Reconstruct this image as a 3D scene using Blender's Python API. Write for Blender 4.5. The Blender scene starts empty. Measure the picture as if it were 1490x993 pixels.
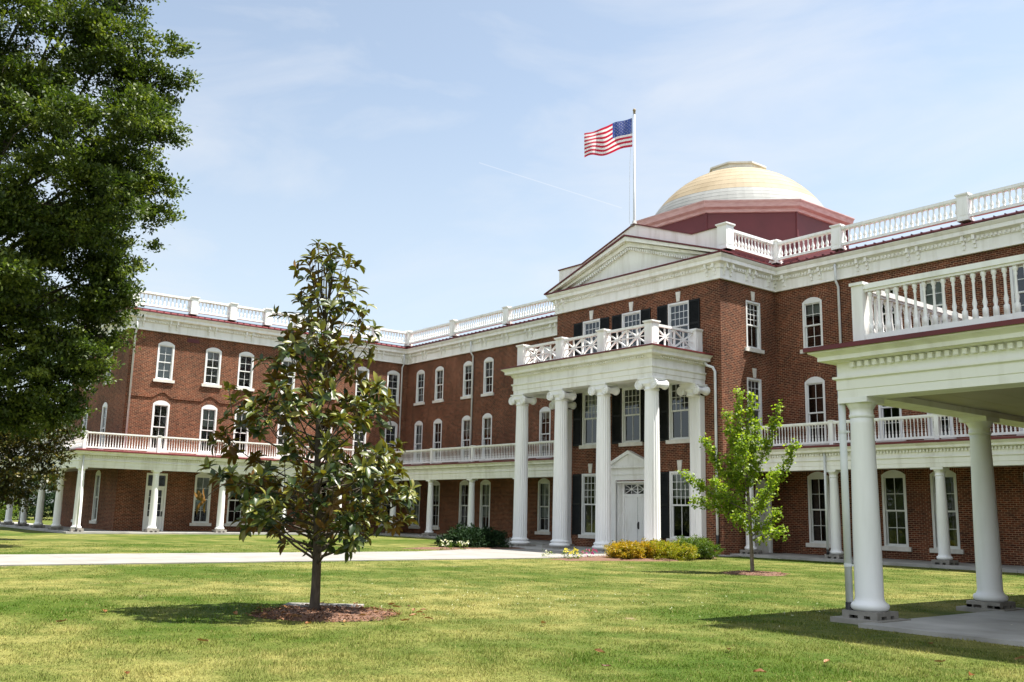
import bpy, bmesh, math, random
import numpy as np
from mathutils import Matrix, Vector
random.seed(7); RNG = np.random.default_rng(11)
SC = bpy.context.scene
COL = SC.collection
R = math.radians

# ------------------------------------------------------------------ camera
cd = bpy.data.cameras.new('camera'); cam = bpy.data.objects.new('camera', cd); COL.objects.link(cam)
yaw, pitch, roll = -0.9003, 0.17887, 0.02227
fw = Vector((math.sin(yaw)*math.cos(pitch), math.cos(yaw)*math.cos(pitch), math.sin(pitch)))
rt = Vector((math.cos(yaw), -math.sin(yaw), 0)); up = rt.cross(fw)
r2 = math.cos(roll)*rt + math.sin(roll)*up; u2 = -math.sin(roll)*rt + math.cos(roll)*up
M = Matrix((r2, u2, -fw)).transposed().to_4x4(); M.translation = Vector((0, 0, 1.536))
cam.matrix_world = M
cd.sensor_width = 36; cd.sensor_fit = 'HORIZONTAL'; cd.lens = 36*1394.8/1490
cd.clip_start = 0.1; cd.clip_end = 3000
SC.camera = cam

# ------------------------------------------------------------------ sky and sun
SUN = Vector((0.24, 0.36, 1.0)).normalized()          # towards the sun
elev = math.asin(SUN.z); azim = math.atan2(SUN.x, SUN.y)
world = bpy.data.worlds.new('World'); SC.world = world; world.use_nodes = True
wt = world.node_tree; wt.nodes.clear()
def wn(t, **k):
    n = wt.nodes.new(t)
    for a, b in k.items(): setattr(n, a, b)
    return n
out = wn('ShaderNodeOutputWorld'); bg = wn('ShaderNodeBackground')
sky = wn('ShaderNodeTexSky', sky_type='NISHITA', sun_disc=False)
sky.sun_elevation = elev; sky.sun_rotation = azim; sky.air_density = 1.0; sky.dust_density = 1.0; sky.ozone_density = 1.2
tc = wn('ShaderNodeTexCoord'); mp = wn('ShaderNodeMapping')
mp.inputs['Rotation'].default_value = (0.12, 0, R(35)); mp.inputs['Scale'].default_value = (1.0, 2.6, 6.0)
n1 = wn('ShaderNodeTexNoise'); n1.inputs['Scale'].default_value = 1.7; n1.inputs['Detail'].default_value = 7; n1.inputs['Roughness'].default_value = 0.55
n1.inputs['Distortion'].default_value = 0.5
cr = wn('ShaderNodeValToRGB'); cr.color_ramp.elements[0].position = 0.47; cr.color_ramp.elements[1].position = 0.90
cr.color_ramp.elements[0].color = (0, 0, 0, 1); cr.color_ramp.elements[1].color = (0.75, 0.75, 0.75, 1)
mixc = wn('ShaderNodeMixRGB'); mixc.inputs['Color2'].default_value = (4.4, 4.45, 4.55, 1)
wt.links.new(tc.outputs['Generated'], mp.inputs['Vector']); wt.links.new(mp.outputs['Vector'], n1.inputs['Vector'])
wt.links.new(n1.outputs['Fac'], cr.inputs['Fac']); wt.links.new(cr.outputs['Color'], mixc.inputs['Fac'])
hs = wn('ShaderNodeHueSaturation'); hs.inputs['Saturation'].default_value = 0.66
wt.links.new(sky.outputs['Color'], hs.inputs['Color']); tn = wn('ShaderNodeMixRGB', blend_type='MULTIPLY'); tn.inputs['Fac'].default_value = 1; tn.inputs['Color2'].default_value = (.94, .985, .975, 1)
wt.links.new(hs.outputs['Color'], tn.inputs['Color1']); wt.links.new(tn.outputs['Color'], mixc.inputs['Color1'])
# invented bright clouds behind the viewer, added as fill light for shaded whites
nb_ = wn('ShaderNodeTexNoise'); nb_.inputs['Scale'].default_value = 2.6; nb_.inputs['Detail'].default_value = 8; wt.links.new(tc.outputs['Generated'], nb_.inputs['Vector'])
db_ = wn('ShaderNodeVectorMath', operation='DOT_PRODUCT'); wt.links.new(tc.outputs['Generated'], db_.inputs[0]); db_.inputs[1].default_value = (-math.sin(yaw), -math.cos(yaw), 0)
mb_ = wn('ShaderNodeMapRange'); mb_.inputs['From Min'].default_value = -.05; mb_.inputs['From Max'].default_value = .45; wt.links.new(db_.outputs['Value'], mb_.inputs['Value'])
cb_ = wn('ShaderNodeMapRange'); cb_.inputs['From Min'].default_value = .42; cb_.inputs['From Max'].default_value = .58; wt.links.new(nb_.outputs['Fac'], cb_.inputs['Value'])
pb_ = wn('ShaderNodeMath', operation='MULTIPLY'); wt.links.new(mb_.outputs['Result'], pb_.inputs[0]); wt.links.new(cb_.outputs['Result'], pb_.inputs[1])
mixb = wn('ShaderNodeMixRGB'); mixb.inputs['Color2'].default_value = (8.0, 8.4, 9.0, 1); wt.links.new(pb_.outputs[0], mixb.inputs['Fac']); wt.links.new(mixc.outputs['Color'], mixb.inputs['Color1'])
sx_ = wn('ShaderNodeSeparateXYZ'); wt.links.new(tc.outputs['Generated'], sx_.inputs[0])
hz_ = wn('ShaderNodeMapRange'); hz_.inputs['From Min'].default_value = 0.0; hz_.inputs['From Max'].default_value = 0.42; hz_.inputs['To Min'].default_value = 0.62; hz_.inputs['To Max'].default_value = 0.0
wt.links.new(sx_.outputs['Z'], hz_.inputs['Value'])
mixh = wn('ShaderNodeMixRGB'); mixh.inputs['Color2'].default_value = (3.45, 3.7, 3.85, 1)      # pale air towards the horizon
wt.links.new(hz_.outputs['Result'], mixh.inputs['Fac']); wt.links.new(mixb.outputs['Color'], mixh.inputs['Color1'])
def sky_dir(px, py): return (fw+r2*((px-745)/1394.8)+u2*((496.5-py)/1394.8)).normalized()
ca, cb = sky_dir(697, 237), sky_dir(905, 303); cn = ca.cross(cb).normalized(); ct = (cb-ca).normalized()      # a faint vapour trail
def wmath(op, a, b=None):
    n = wn('ShaderNodeMath', operation=op)
    for i, v in enumerate((a, b)):
        if v is None: continue
        if isinstance(v, (int, float)): n.inputs[i].default_value = v
        else: wt.links.new(v, n.inputs[i])
    return n.outputs[0]
def wdot(v):
    n = wn('ShaderNodeVectorMath', operation='DOT_PRODUCT'); wt.links.new(tc.outputs['Generated'], n.inputs[0]); n.inputs[1].default_value = v; return n.outputs['Value']
trail = wmath('MAXIMUM', wmath('SUBTRACT', 1.0, wmath('DIVIDE', wmath('ABSOLUTE', wdot(cn)), .0007)), 0.0)
mid_ = ((ca+cb)/2).normalized(); tl_ = wmath('LESS_THAN', wmath('ABSOLUTE', wmath('SUBTRACT', wdot(ct), mid_.dot(ct))), (cb-ca).length/2)
fro = wmath('GREATER_THAN', wdot(mid_), 0.5); tf = wmath('MULTIPLY', wmath('MULTIPLY', trail, tl_), wmath('MULTIPLY', fro, .28))
mixt = wn('ShaderNodeMixRGB'); mixt.inputs['Color2'].default_value = (5.2, 5.2, 5.2, 1); wt.links.new(tf, mixt.inputs['Fac']); wt.links.new(mixh.outputs['Color'], mixt.inputs['Color1'])
wt.links.new(mixt.outputs['Color'], bg.inputs['Color']); bg.inputs['Strength'].default_value = 0.084
wt.links.new(bg.outputs['Background'], out.inputs['Surface'])
sd = bpy.data.lights.new('sun', 'SUN'); sd.energy = 5.0; sd.angle = R(0.55); sd.color = (1.0, 0.955, 0.88)
so = bpy.data.objects.new('sun', sd); COL.objects.link(so); so.rotation_euler = SUN.to_track_quat('Z', 'Y').to_euler()
so.location = (0, 0, 60)
SC.view_settings.view_transform = 'Standard'; SC.view_settings.look = 'None'
SC.view_settings.exposure = 1.40; SC.view_settings.gamma = 1.0
SC.cycles.max_bounces = 7; SC.cycles.transparent_max_bounces = 10

# ------------------------------------------------------------------ materials
def new_mat(name):
    m = bpy.data.materials.new(name); m.use_nodes = True
    nt = m.node_tree; nt.nodes.clear()
    o = nt.nodes.new('ShaderNodeOutputMaterial'); b = nt.nodes.new('ShaderNodeBsdfPrincipled')
    nt.links.new(b.outputs[0], o.inputs[0])
    return m, nt, b, o
def node(nt, t, **k):
    n = nt.nodes.new(t)
    for a, v in k.items():
        if a in n.inputs.keys(): n.inputs[a].default_value = v
        else: setattr(n, a, v)
    return n
def lk(nt, a, b): nt.links.new(a, b)
def mixn(nt, fac, c1, c2, blend='MIX'):
    n = nt.nodes.new('ShaderNodeMixRGB'); n.blend_type = blend
    for s, v in (('Fac', fac), ('Color1', c1), ('Color2', c2)):
        if isinstance(v, bpy.types.NodeSocket): nt.links.new(v, n.inputs[s])
        elif s == 'Fac': n.inputs[s].default_value = v
        else: n.inputs[s].default_value = (*v, 1)
    return n.outputs[0]
def rampn(nt, src, p0, p1, v0=0.0, v1=1.0):
    n = nt.nodes.new('ShaderNodeMapRange'); n.inputs['From Min'].default_value = p0; n.inputs['From Max'].default_value = p1
    n.inputs['To Min'].default_value = v0; n.inputs['To Max'].default_value = v1
    nt.links.new(src, n.inputs['Value']); return n.outputs['Result']
def noise(nt, vec, scale, detail=4, rough=.55):
    n = nt.nodes.new('ShaderNodeTexNoise'); n.inputs['Scale'].default_value = scale; n.inputs['Detail'].default_value = detail
    n.inputs['Roughness'].default_value = rough
    if vec is not None: nt.links.new(vec, n.inputs['Vector'])
    return n.outputs['Fac']
def worldpos(nt): return nt.nodes.new('ShaderNodeNewGeometry').outputs['Position']
def bump(nt, b, h, dist=.01, strength=.5):
    n = nt.nodes.new('ShaderNodeBump'); n.inputs['Distance'].default_value = dist; n.inputs['Strength'].default_value = strength
    nt.links.new(h, n.inputs['Height']); nt.links.new(n.outputs[0], b.inputs['Normal'])

def simple_mat(name, c1, c2, scale=3, rough=.5, metallic=0, spec=.5, stretch=None, bscale=None, rng=(.35, .68)):
    m, nt, b, o = new_mat(name); p = worldpos(nt)
    if stretch:
        mp = node(nt, 'ShaderNodeMapping'); mp.inputs['Scale'].default_value = stretch; lk(nt, p, mp.inputs['Vector']); p2 = mp.outputs[0]
    else: p2 = p
    f = rampn(nt, noise(nt, p2, scale, 5), *rng)
    lk(nt, mixn(nt, f, c1, c2), b.inputs['Base Color'])
    b.inputs['Roughness'].default_value = rough; b.inputs['Metallic'].default_value = metallic
    b.inputs['Specular IOR Level'].default_value = spec
    if bscale: bump(nt, b, noise(nt, p, bscale, 3), .004, .4)
    return m

def brick_mat(name, soldier=False):
    m, nt, b, o = new_mat(name)
    t = node(nt, 'ShaderNodeTexCoord'); s = node(nt, 'ShaderNodeSeparateXYZ'); lk(nt, t.outputs['Object'], s.inputs[0])
    c = node(nt, 'ShaderNodeCombineXYZ')
    lk(nt, s.outputs['Z' if soldier else 'X'], c.inputs['X']); lk(nt, s.outputs['X' if soldier else 'Z'], c.inputs['Y'])
    bt = node(nt, 'ShaderNodeTexBrick'); lk(nt, c.outputs[0], bt.inputs['Vector'])
    bt.offset = .5; bt.squash = 1
    for k, v in (('Scale', 1), ('Mortar Size', .0105), ('Mortar Smooth', .25), ('Bias', -.1), ('Brick Width', .225), ('Row Height', .078)): bt.inputs[k].default_value = v
    bt.inputs['Color1'].default_value = (.150, .038, .0165, 1); bt.inputs['Color2'].default_value = (.044, .0125, .0078, 1)
    bt.inputs['Mortar'].default_value = (.33, .20, .122, 1)
    p = worldpos(nt)
    mpv = node(nt, 'ShaderNodeMapping'); mpv.inputs['Scale'].default_value = (1.6, 1.6, .22); lk(nt, p, mpv.inputs['Vector'])
    fa = rampn(nt, noise(nt, p, .55, 6, .6), .33, .7, .72, 1.22); fb = rampn(nt, noise(nt, mpv.outputs[0], 1.0, 5, .6), .35, .65, .84, 1.12)
    fm = node(nt, 'ShaderNodeMath', operation='MULTIPLY'); lk(nt, fa, fm.inputs[0]); lk(nt, fb, fm.inputs[1]); f = fm.outputs[0]
    g = rampn(nt, noise(nt, c.outputs[0], 6.5, 2), .3, .7, .70, 1.28)
    mm = node(nt, 'ShaderNodeMath', operation='MULTIPLY'); lk(nt, f, mm.inputs[0]); lk(nt, g, mm.inputs[1])
    vm = node(nt, 'ShaderNodeVectorMath', operation='SCALE'); lk(nt, bt.outputs['Color'], vm.inputs[0]); lk(nt, mm.outputs[0], vm.inputs['Scale'])
    lk(nt, vm.outputs[0], b.inputs['Base Color']); b.inputs['Roughness'].default_value = .85
    b.inputs['Specular IOR Level'].default_value = .25
    inv = node(nt, 'ShaderNodeMath', operation='SUBTRACT'); inv.inputs[0].default_value = 1; lk(nt, bt.outputs['Fac'], inv.inputs[1])
    bump(nt, b, inv.outputs[0], .006, .6)
    return m

def glass_mat():
    m = bpy.data.materials.new('window_glass'); m.use_nodes = True; nt = m.node_tree; nt.nodes.clear()
    o = nt.nodes.new('ShaderNodeOutputMaterial'); mx = nt.nodes.new('ShaderNodeMixShader')
    tr = nt.nodes.new('ShaderNodeBsdfTransparent'); tr.inputs[0].default_value = (.66, .70, .70, 1)
    gl = nt.nodes.new('ShaderNodeBsdfGlossy'); gl.inputs['Roughness'].default_value = .02; gl.inputs[0].default_value = (.95, .97, 1, 1)
    fr = nt.nodes.new('ShaderNodeFresnel'); fr.inputs['IOR'].default_value = 1.75
    bp = nt.nodes.new('ShaderNodeBump'); bp.inputs['Distance'].default_value = .02; bp.inputs['Strength'].default_value = .25
    lk(nt, noise(nt, worldpos(nt), 2.3, 2), bp.inputs['Height']); lk(nt, bp.outputs[0], gl.inputs['Normal'])
    lk(nt, fr.outputs[0], mx.inputs[0]); lk(nt, tr.outputs[0], mx.inputs[1]); lk(nt, gl.outputs[0], mx.inputs[2]); lk(nt, mx.outputs[0], o.inputs[0])
    return m

def leaf_mat(name, cols, back=None, rough=.45, trans=.35, spec=.4, patch=None):
    """cols: three colours by per-leaf tone; back: colour of the underside"""
    m, nt, b, o = new_mat(name)
    at = node(nt, 'ShaderNodeAttribute', attribute_name='tone')
    r = node(nt, 'ShaderNodeValToRGB'); r.color_ramp.elements[0].color = (*cols[0], 1); r.color_ramp.elements[1].color = (*cols[-1], 1)
    for i, c in enumerate(cols[1:-1]): r.color_ramp.elements.new((i+1)/(len(cols)-1)).color = (*c, 1)
    lk(nt, at.outputs['Fac'], r.inputs['Fac']); col = r.outputs[0]
    if patch:
        col = mixn(nt, rampn(nt, noise(nt, worldpos(nt), patch[0], 3), .42, .62), col, patch[1])
    tcol = col
    if back:
        g = node(nt, 'ShaderNodeNewGeometry'); col = mixn(nt, g.outputs['Backfacing'], col, back)
    lk(nt, col, b.inputs['Base Color']); b.inputs['Roughness'].default_value = rough; b.inputs['Specular IOR Level'].default_value = spec
    if trans:
        tl = node(nt, 'ShaderNodeBsdfTranslucent'); br = mixn(nt, 1.0, tcol, (1.5, 1.6, .7), 'MULTIPLY'); lk(nt, br, tl.inputs[0])
        mx = node(nt, 'ShaderNodeMixShader'); mx.inputs[0].default_value = trans
        lk(nt, b.outputs[0], mx.inputs[1]); lk(nt, tl.outputs[0], mx.inputs[2]); lk(nt, mx.outputs[0], o.inputs[0])
    return m

def lawn_mat(name, blade):
    m, nt, b, o = new_mat(name); p = worldpos(nt)
    a = rampn(nt, noise(nt, p, .17, 7, .66), .42, .58)
    a2 = rampn(nt, noise(nt, p, 1.1, 5, .62), .40, .60)
    c = mixn(nt, a, (.076, .113, .014), (.252, .236, .072))
    c = mixn(nt, a2, mixn(nt, .6, c, (.036, .080, .005)), c)
    bare = rampn(nt, noise(nt, p, .62, 5, .7), .655, .70); c = mixn(nt, bare, c, (.26, .205, .115))
    if blade:
        at = node(nt, 'ShaderNodeAttribute', attribute_name='tone')
        c = mixn(nt, rampn(nt, at.outputs['Fac'], .84, 1.0, 0, .7), c, (.28, .23, .10))
        vm = node(nt, 'ShaderNodeVectorMath', operation='SCALE'); lk(nt, c, vm.inputs[0]); lk(nt, rampn(nt, at.outputs['Fac'], 0, .7, .8, 1.35), vm.inputs['Scale']); c = vm.outputs[0]
        tl = node(nt, 'ShaderNodeBsdfTranslucent'); lk(nt, c, tl.inputs[0])
        mx = node(nt, 'ShaderNodeMixShader'); mx.inputs[0].default_value = .35
        lk(nt, b.outputs[0], mx.inputs[1]); lk(nt, tl.outputs[0], mx.inputs[2]); lk(nt, mx.outputs[0], o.inputs[0])
    else:
        f = rampn(nt, noise(nt, p, 26, 3, .7), .3, .7, .45, 1.15)
        vm = node(nt, 'ShaderNodeVectorMath', operation='SCALE'); lk(nt, c, vm.inputs[0]); lk(nt, f, vm.inputs['Scale']); c = vm.outputs[0]
        bump(nt, b, noise(nt, p, 30, 3), .05, .8)
    lk(nt, c, b.inputs['Base Color']); b.inputs['Roughness'].default_value = .7; b.inputs['Specular IOR Level'].default_value = .08
    return m

MAT = dict(
    brick=brick_mat('red_brick'), soldier=brick_mat('arch_brick', True),
    white=simple_mat('white_paint', (.87, .87, .85), (.66, .65, .60), 1.3, .5, rng=(.48, .85), bscale=9, stretch=(3, 3, .5)),
    cream=simple_mat('white_trim_paint', (.86, .855, .82), (.62, .60, .53), .9, .55, rng=(.48, .85), bscale=9, stretch=(3, 3, .35)),
    colw=simple_mat('column_paint', (.87, .87, .87), (.72, .72, .70), 1.1, .48, rng=(.5, .9), stretch=(3, 3, .4)),
    sash=simple_mat('sash_paint', (.76, .77, .76), (.70, .71, .70), 2, .4),
    sill=simple_mat('sill_stone', (.74, .72, .67), (.58, .56, .51), 3, .7, bscale=20),
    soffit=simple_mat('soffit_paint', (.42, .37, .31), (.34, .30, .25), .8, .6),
    red=simple_mat('red_metal_roof', (.145, .016, .018), (.10, .014, .016), 1.5, .45, .0),
    maroon=simple_mat('maroon_paint', (.125, .022, .026), (.10, .018, .021), 1.2, .55),
    pink=simple_mat('weathered_red_trim', (.60, .42, .41), (.48, .29, .28), 2.2, .6, stretch=(1, 1, 4)),
    gold=simple_mat('gilded_dome', (.285, .226, .142), (.240, .185, .108), 1.2, .75, .0),
    zinc=simple_mat('dome_grey_metal', (.26, .265, .255), (.21, .215, .205), 1.4, .75, .0),
    shutter=simple_mat('black_shutter', (.008, .009, .009), (.014, .015, .015), 3, .5, 0, .2),
    blackiron=simple_mat('black_iron', (.012, .012, .012), (.02, .02, .02), 5, .5),
    dark=simple_mat('dark_interior', (.02, .018, .016), (.035, .03, .026), .6, .9),
    blind=simple_mat('window_blind', (.50, .52, .50), (.42, .44, .42), 1, .8, stretch=(1, 1, 30)),
    curtain=simple_mat('dark_curtain', (.17, .13, .11), (.10, .075, .065), 9, .9, stretch=(6, 6, .2)),
    pipe=simple_mat('downspout_paint', (.70, .72, .73), (.60, .62, .62), 1.5, .4),
    steel=simple_mat('pole_paint', (.62, .64, .66), (.54, .56, .58), 2, .35),
    concrete=simple_mat('pale_concrete', (.25, .238, .218), (.185, .175, .158), .9, .85, bscale=40),
    slab=simple_mat('porch_concrete', (.42, .405, .38), (.25, .24, .22), .8, .85, bscale=35),
    plinth=simple_mat('plinth_stone', (.30, .28, .25), (.19, .18, .16), 3, .85, bscale=30),
    mulch=simple_mat('bark_mulch', (.150, .075, .045), (.085, .045, .028), 18, .95, bscale=45),
    bark=simple_mat('grey_bark', (.20, .165, .13), (.10, .08, .06), 7, .9, bscale=30, stretch=(4, 4, .8)),
    darkbark=simple_mat('dark_bark', (.085, .066, .050), (.045, .035, .027), 6, .95, bscale=25, stretch=(3, 3, .8)),
    glass=glass_mat(),
    lawn=lawn_mat('lawn_ground', False), blade=lawn_mat('grass_blades', True),
    magnolia=leaf_mat('magnolia_leaf', [(.016, .032, .008), (.038, .062, .010), (.095, .108, .016), (.19, .175, .025)], (.16, .082, .022), .38, .16, .34),
    oldmag=leaf_mat('dull_magnolia_leaf', [(.012, .022, .006), (.030, .044, .010), (.17, .13, .02)], (.060, .046, .016), .45, .12, .3),
    oak=leaf_mat('oak_leaf', [(.018, .034, .006), (.050, .080, .011), (.145, .175, .026)], None, .5, .30, .3),
    ginkgo=leaf_mat('bright_green_leaf', [(.095, .165, .012), (.180, .265, .022), (.31, .36, .040)], None, .5, .42, .35),
    juniper=leaf_mat('juniper_leaf', [(.008, .020, .008), (.014, .034, .012), (.030, .055, .016)], None, .7, .12, .12),
    olive=leaf_mat('olive_gold_leaf', [(.075, .110, .010), (.22, .22, .016), (.36, .27, .018)], None, .5, .35, .2),
    yellow=leaf_mat('golden_leaf', [(.10, .11, .010), (.30, .22, .014), (.46, .25, .016)], None, .5, .35, .3),
    boxwood=leaf_mat('yellow_green_leaf', [(.026, .060, .008), (.070, .120, .012), (.155, .20, .02)], None, .5, .3, .2),
    whitefl=leaf_mat('white_petal', [(.70, .68, .58), (.78, .76, .66), (.60, .62, .40)], None, .6, .2, .2),
    yellowfl=leaf_mat('yellow_petal', [(.75, .62, .05), (.80, .70, .12), (.60, .50, .05)], None, .6, .2, .2),
    pinkfl=leaf_mat('pink_petal', [(.55, .05, .22), (.45, .03, .25), (.60, .12, .30)], None, .6, .2, .2),
    dryleaf=leaf_mat('dry_leaf', [(.17, .065, .018), (.26, .13, .045), (.09, .040, .018)], (.26, .16, .07), .55, .1, .3),
)

# ------------------------------------------------------------------ object helpers
WM = {}
def attach(o, parent, mw):
    WM[o.name] = mw.copy()
    if parent is not None:
        o.parent = parent; o.matrix_parent_inverse = WM[parent.name].inverted()
    o.matrix_basis = mw
def tag(o, label=None, cat=None, group=None, kind=None):
    if label: o['label'] = label
    if cat: o['category'] = cat
    if group: o['group'] = group
    if kind: o['kind'] = kind
    return o
def thing(name, loc, label, cat, group=None):
    o = bpy.data.objects.new(name, None); o.empty_display_size = .3; COL.objects.link(o)
    attach(o, None, Matrix.Translation(loc)); return tag(o, label, cat, group)
def put(name, me, parent=None, mw=None):
    o = bpy.data.objects.new(name, me); COL.objects.link(o)
    attach(o, parent, mw if mw is not None else Matrix.Identity(4)); return o

class MB:
    def __init__(s): s.v = []; s.f = []; s.m = []; s.sm = []; s.mi = 0; s.smooth = False
    def add(s, vs, fs):
        b = len(s.v); s.v += [tuple(q) for q in vs]
        for f in fs: s.f.append([i+b for i in f]); s.m.append(s.mi); s.sm.append(s.smooth)
    def box(s, x0, x1, y0, y1, z0, z1):
        s.add([(x0,y0,z0),(x1,y0,z0),(x1,y1,z0),(x0,y1,z0),(x0,y0,z1),(x1,y0,z1),(x1,y1,z1),(x0,y1,z1)],
              [(0,3,2,1),(4,5,6,7),(0,1,5,4),(1,2,6,5),(2,3,7,6),(3,0,4,7)])
    def quad(s, a, b, c, d): s.add([a,b,c,d], [(0,1,2,3)])
    def bar(s, a, b, w, h, upv=(0,0,1)):
        a = Vector(a); b = Vector(b); d = (b-a).normalized(); x = d.cross(Vector(upv)).normalized()*w/2; y = x.cross(d).normalized()*h/2
        vs = [p+i*x+j*y for p in (a,b) for i,j in ((-1,-1),(1,-1),(1,1),(-1,1))]
        s.add(vs, [(0,1,2,3),(7,6,5,4),(0,4,5,1),(1,5,6,2),(2,6,7,3),(3,7,4,0)])
    def lathe(s, prof, cx, cy, seg=16, flute=0, fdepth=.0, cap=True):
        vs = []; n = len(prof)
        for r, z in prof:
            for k in range(seg):
                t = 2*math.pi*(k+.5)/seg; rr = r*(1-fdepth) if flute and k % 2 else r
                vs.append((cx+rr*math.cos(t), cy+rr*math.sin(t), z))
        fs = [(i*seg+k, i*seg+(k+1)%seg, (i+1)*seg+(k+1)%seg, (i+1)*seg+k) for i in range(n-1) for k in range(seg)]
        if cap: fs += [tuple(range(seg))[::-1], tuple((n-1)*seg+k for k in range(seg))]
        s.add(vs, fs)
    def tube(s, pts, r, seg=8):
        pts = [Vector(p) for p in pts]; rs = r if isinstance(r, (list, tuple)) else [r]*len(pts); vs = []
        x = None
        for i, p in enumerate(pts):
            d = (pts[min(i+1,len(pts)-1)]-pts[max(i-1,0)]).normalized()
            if x is None: x = d.orthogonal().normalized()
            x = (x-d*x.dot(d)); x = x.normalized() if x.length > 1e-4 else d.orthogonal().normalized(); y = d.cross(x)
            for k in range(seg):
                t = 2*math.pi*k/seg; vs.append(p+(x*math.cos(t)+y*math.sin(t))*rs[i])
        n = len(pts)
        fs = [(i*seg+k, i*seg+(k+1)%seg, (i+1)*seg+(k+1)%seg, (i+1)*seg+k) for i in range(n-1) for k in range(seg)]
        s.add(vs, fs+[tuple(range(seg))[::-1], tuple((n-1)*seg+k for k in range(seg))])
    def prism_xz(s, poly, y0, y1):
        n = len(poly); vs = [(x,y0,z) for x,z in poly]+[(x,y1,z) for x,z in poly]
        s.add(vs, [tuple(range(n)), tuple(range(n,2*n))[::-1]]+[(i,i+n,(i+1)%n+n,(i+1)%n) for i in range(n)])
    def sweep(s, path, prof, closed=False):
        """prof: loop of (outward offset, z); outward = right of the walking direction"""
        P = [Vector(p).to_2d() for p in path]; n = len(P); nr = []
        seg = n if closed else n-1
        for i in range(seg):
            d = (P[(i+1)%n]-P[i]).normalized(); nr.append(Vector((d.y,-d.x)))
        vs = []
        for i in range(n):
            if closed: a, b = nr[i-1], nr[i]
            else: a, b = nr[max(i-1,0)], nr[min(i,seg-1)]
            m = (a+b)/(1+a.dot(b))
            for o, z in prof: q = P[i]+m*o; vs.append((q.x,q.y,z))
        k = len(prof)
        fs = [(i*k+j, i*k+(j+1)%k, ((i+1)%n)*k+(j+1)%k, ((i+1)%n)*k+j) for i in range(seg) for j in range(k)]
        if not closed: fs += [tuple(range(k)), tuple((n-1)*k+j for j in range(k))[::-1]]
        s.add(vs, fs)
    def along(s, path, spacing, w, o0, o1, z0, z1, ends=.1):
        """small blocks set along a path"""
        for i in range(len(path)-1):
            a = Vector(path[i]); b = Vector(path[i+1]); L = (b-a).length; d = (b-a)/L; nn = Vector((d.y,-d.x))
            k = max(1, int((L-2*ends)/spacing)); st = (L-2*ends)/k
            for j in range(k):
                c = a+d*(ends+(j+.5)*st); q = [c+d*e*w/2+nn*o for e,o in ((-1,o0),(1,o0),(1,o1),(-1,o1))]
                s.add([(p.x,p.y,z) for z in (z0,z1) for p in q], [(0,1,2,3),(7,6,5,4),(0,4,5,1),(1,5,6,2),(2,6,7,3),(3,7,4,0)])
    def mesh(s, name, *mats, fix=True):
        me = bpy.data.meshes.new(name); me.from_pydata(s.v, [], s.f)
        for m in mats: me.materials.append(MAT[m] if isinstance(m, str) else m)
        me.polygons.foreach_set('material_index', s.m); me.polygons.foreach_set('use_smooth', s.sm)
        if fix:
            bm = bmesh.new(); bm.from_mesh(me); bmesh.ops.recalc_face_normals(bm, faces=bm.faces); bm.to_mesh(me); bm.free()
        me.update(); return me
    def build(s, name, mat, parent=None, mw=None, fix=True):
        mats = mat if isinstance(mat, (list, tuple)) else [mat]
        return put(name, s.mesh(name, *mats, fix=fix), parent, mw)

def bulk_mesh(name, V, F, tone, mat, n_per):
    """V (n,3) verts, F (m,k) quads or tris as arrays"""
    me = bpy.data.meshes.new(name); k = F.shape[1]
    me.vertices.add(len(V)); me.vertices.foreach_set('co', V.astype(np.float32).ravel())
    me.loops.add(F.size); me.loops.foreach_set('vertex_index', F.astype(np.int32).ravel())
    me.polygons.add(len(F)); me.polygons.foreach_set('loop_start', (np.arange(len(F))*k).astype(np.int32))
    at = me.attributes.new('tone', 'FLOAT', 'FACE'); at.data.foreach_set('value', tone.astype(np.float32))
    me.materials.append(MAT[mat]); me.update(calc_edges=True); me.validate(); return me
def unit(a): return a/np.maximum(np.linalg.norm(a, axis=-1, keepdims=True), 1e-9)
def leaves(name, P, D, N, L, Wd, mat, parent, fold=.15, big=False, mw=None, tone=None):
    n = len(P); L = np.broadcast_to(np.asarray(L, float), (n,))[:,None]; Wd = np.broadcast_to(np.asarray(Wd, float), (n,))[:,None]
    D = unit(D); S = unit(np.cross(D, N)); N = unit(np.cross(S, D)); t = RNG.random(n) if tone is None else tone
    if not big:
        V = np.stack([P, P+D*L*.5+S*Wd/2+N*L*fold, P+D*L, P+D*L*.5-S*Wd/2+N*L*fold], 1).reshape(-1,3)
        F = np.arange(4*n).reshape(n,4)
    else:
        ts = (0, .20, .48, .78, 1.0); ws = (.06, .34, .50, .38, .03); cols = []
        for tt, ww in zip(ts, ws):
            mid = P+D*L*tt-N*L*.26*tt*tt; e = S*Wd*ww; u_ = N*Wd*fold*ww*2
            cols += [mid-e+u_, mid, mid+e+u_]
        V = np.stack(cols, 1).reshape(-1,3); b = (np.arange(n)*15)[:,None]
        F = np.concatenate([b+np.array([[3*i+j, 3*i+j+1, 3*i+j+4, 3*i+j+3]]) for i in range(4) for j in range(2)], 0); t = np.tile(t, 8)
    return put(name, bulk_mesh(name, V, F, t, mat, 4), parent, mw)

# ------------------------------------------------------------------ key dimensions (metres)
XL, YM, YC, XC, XCL, YLE = -58.75, 36.98, 33.0, -26.81, -37.76, 17.33
XRW, YRE = -5.8, 16.75
YPO, XLP, YLP, XR, Y1 = 34.24, -56.02, 14.59, -8.55, 14.01
YP, PCX = 29.93, (-36.79, -33.88, -31.01, -28.07)
ZF = 12.07; XMID = -32.28

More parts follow.
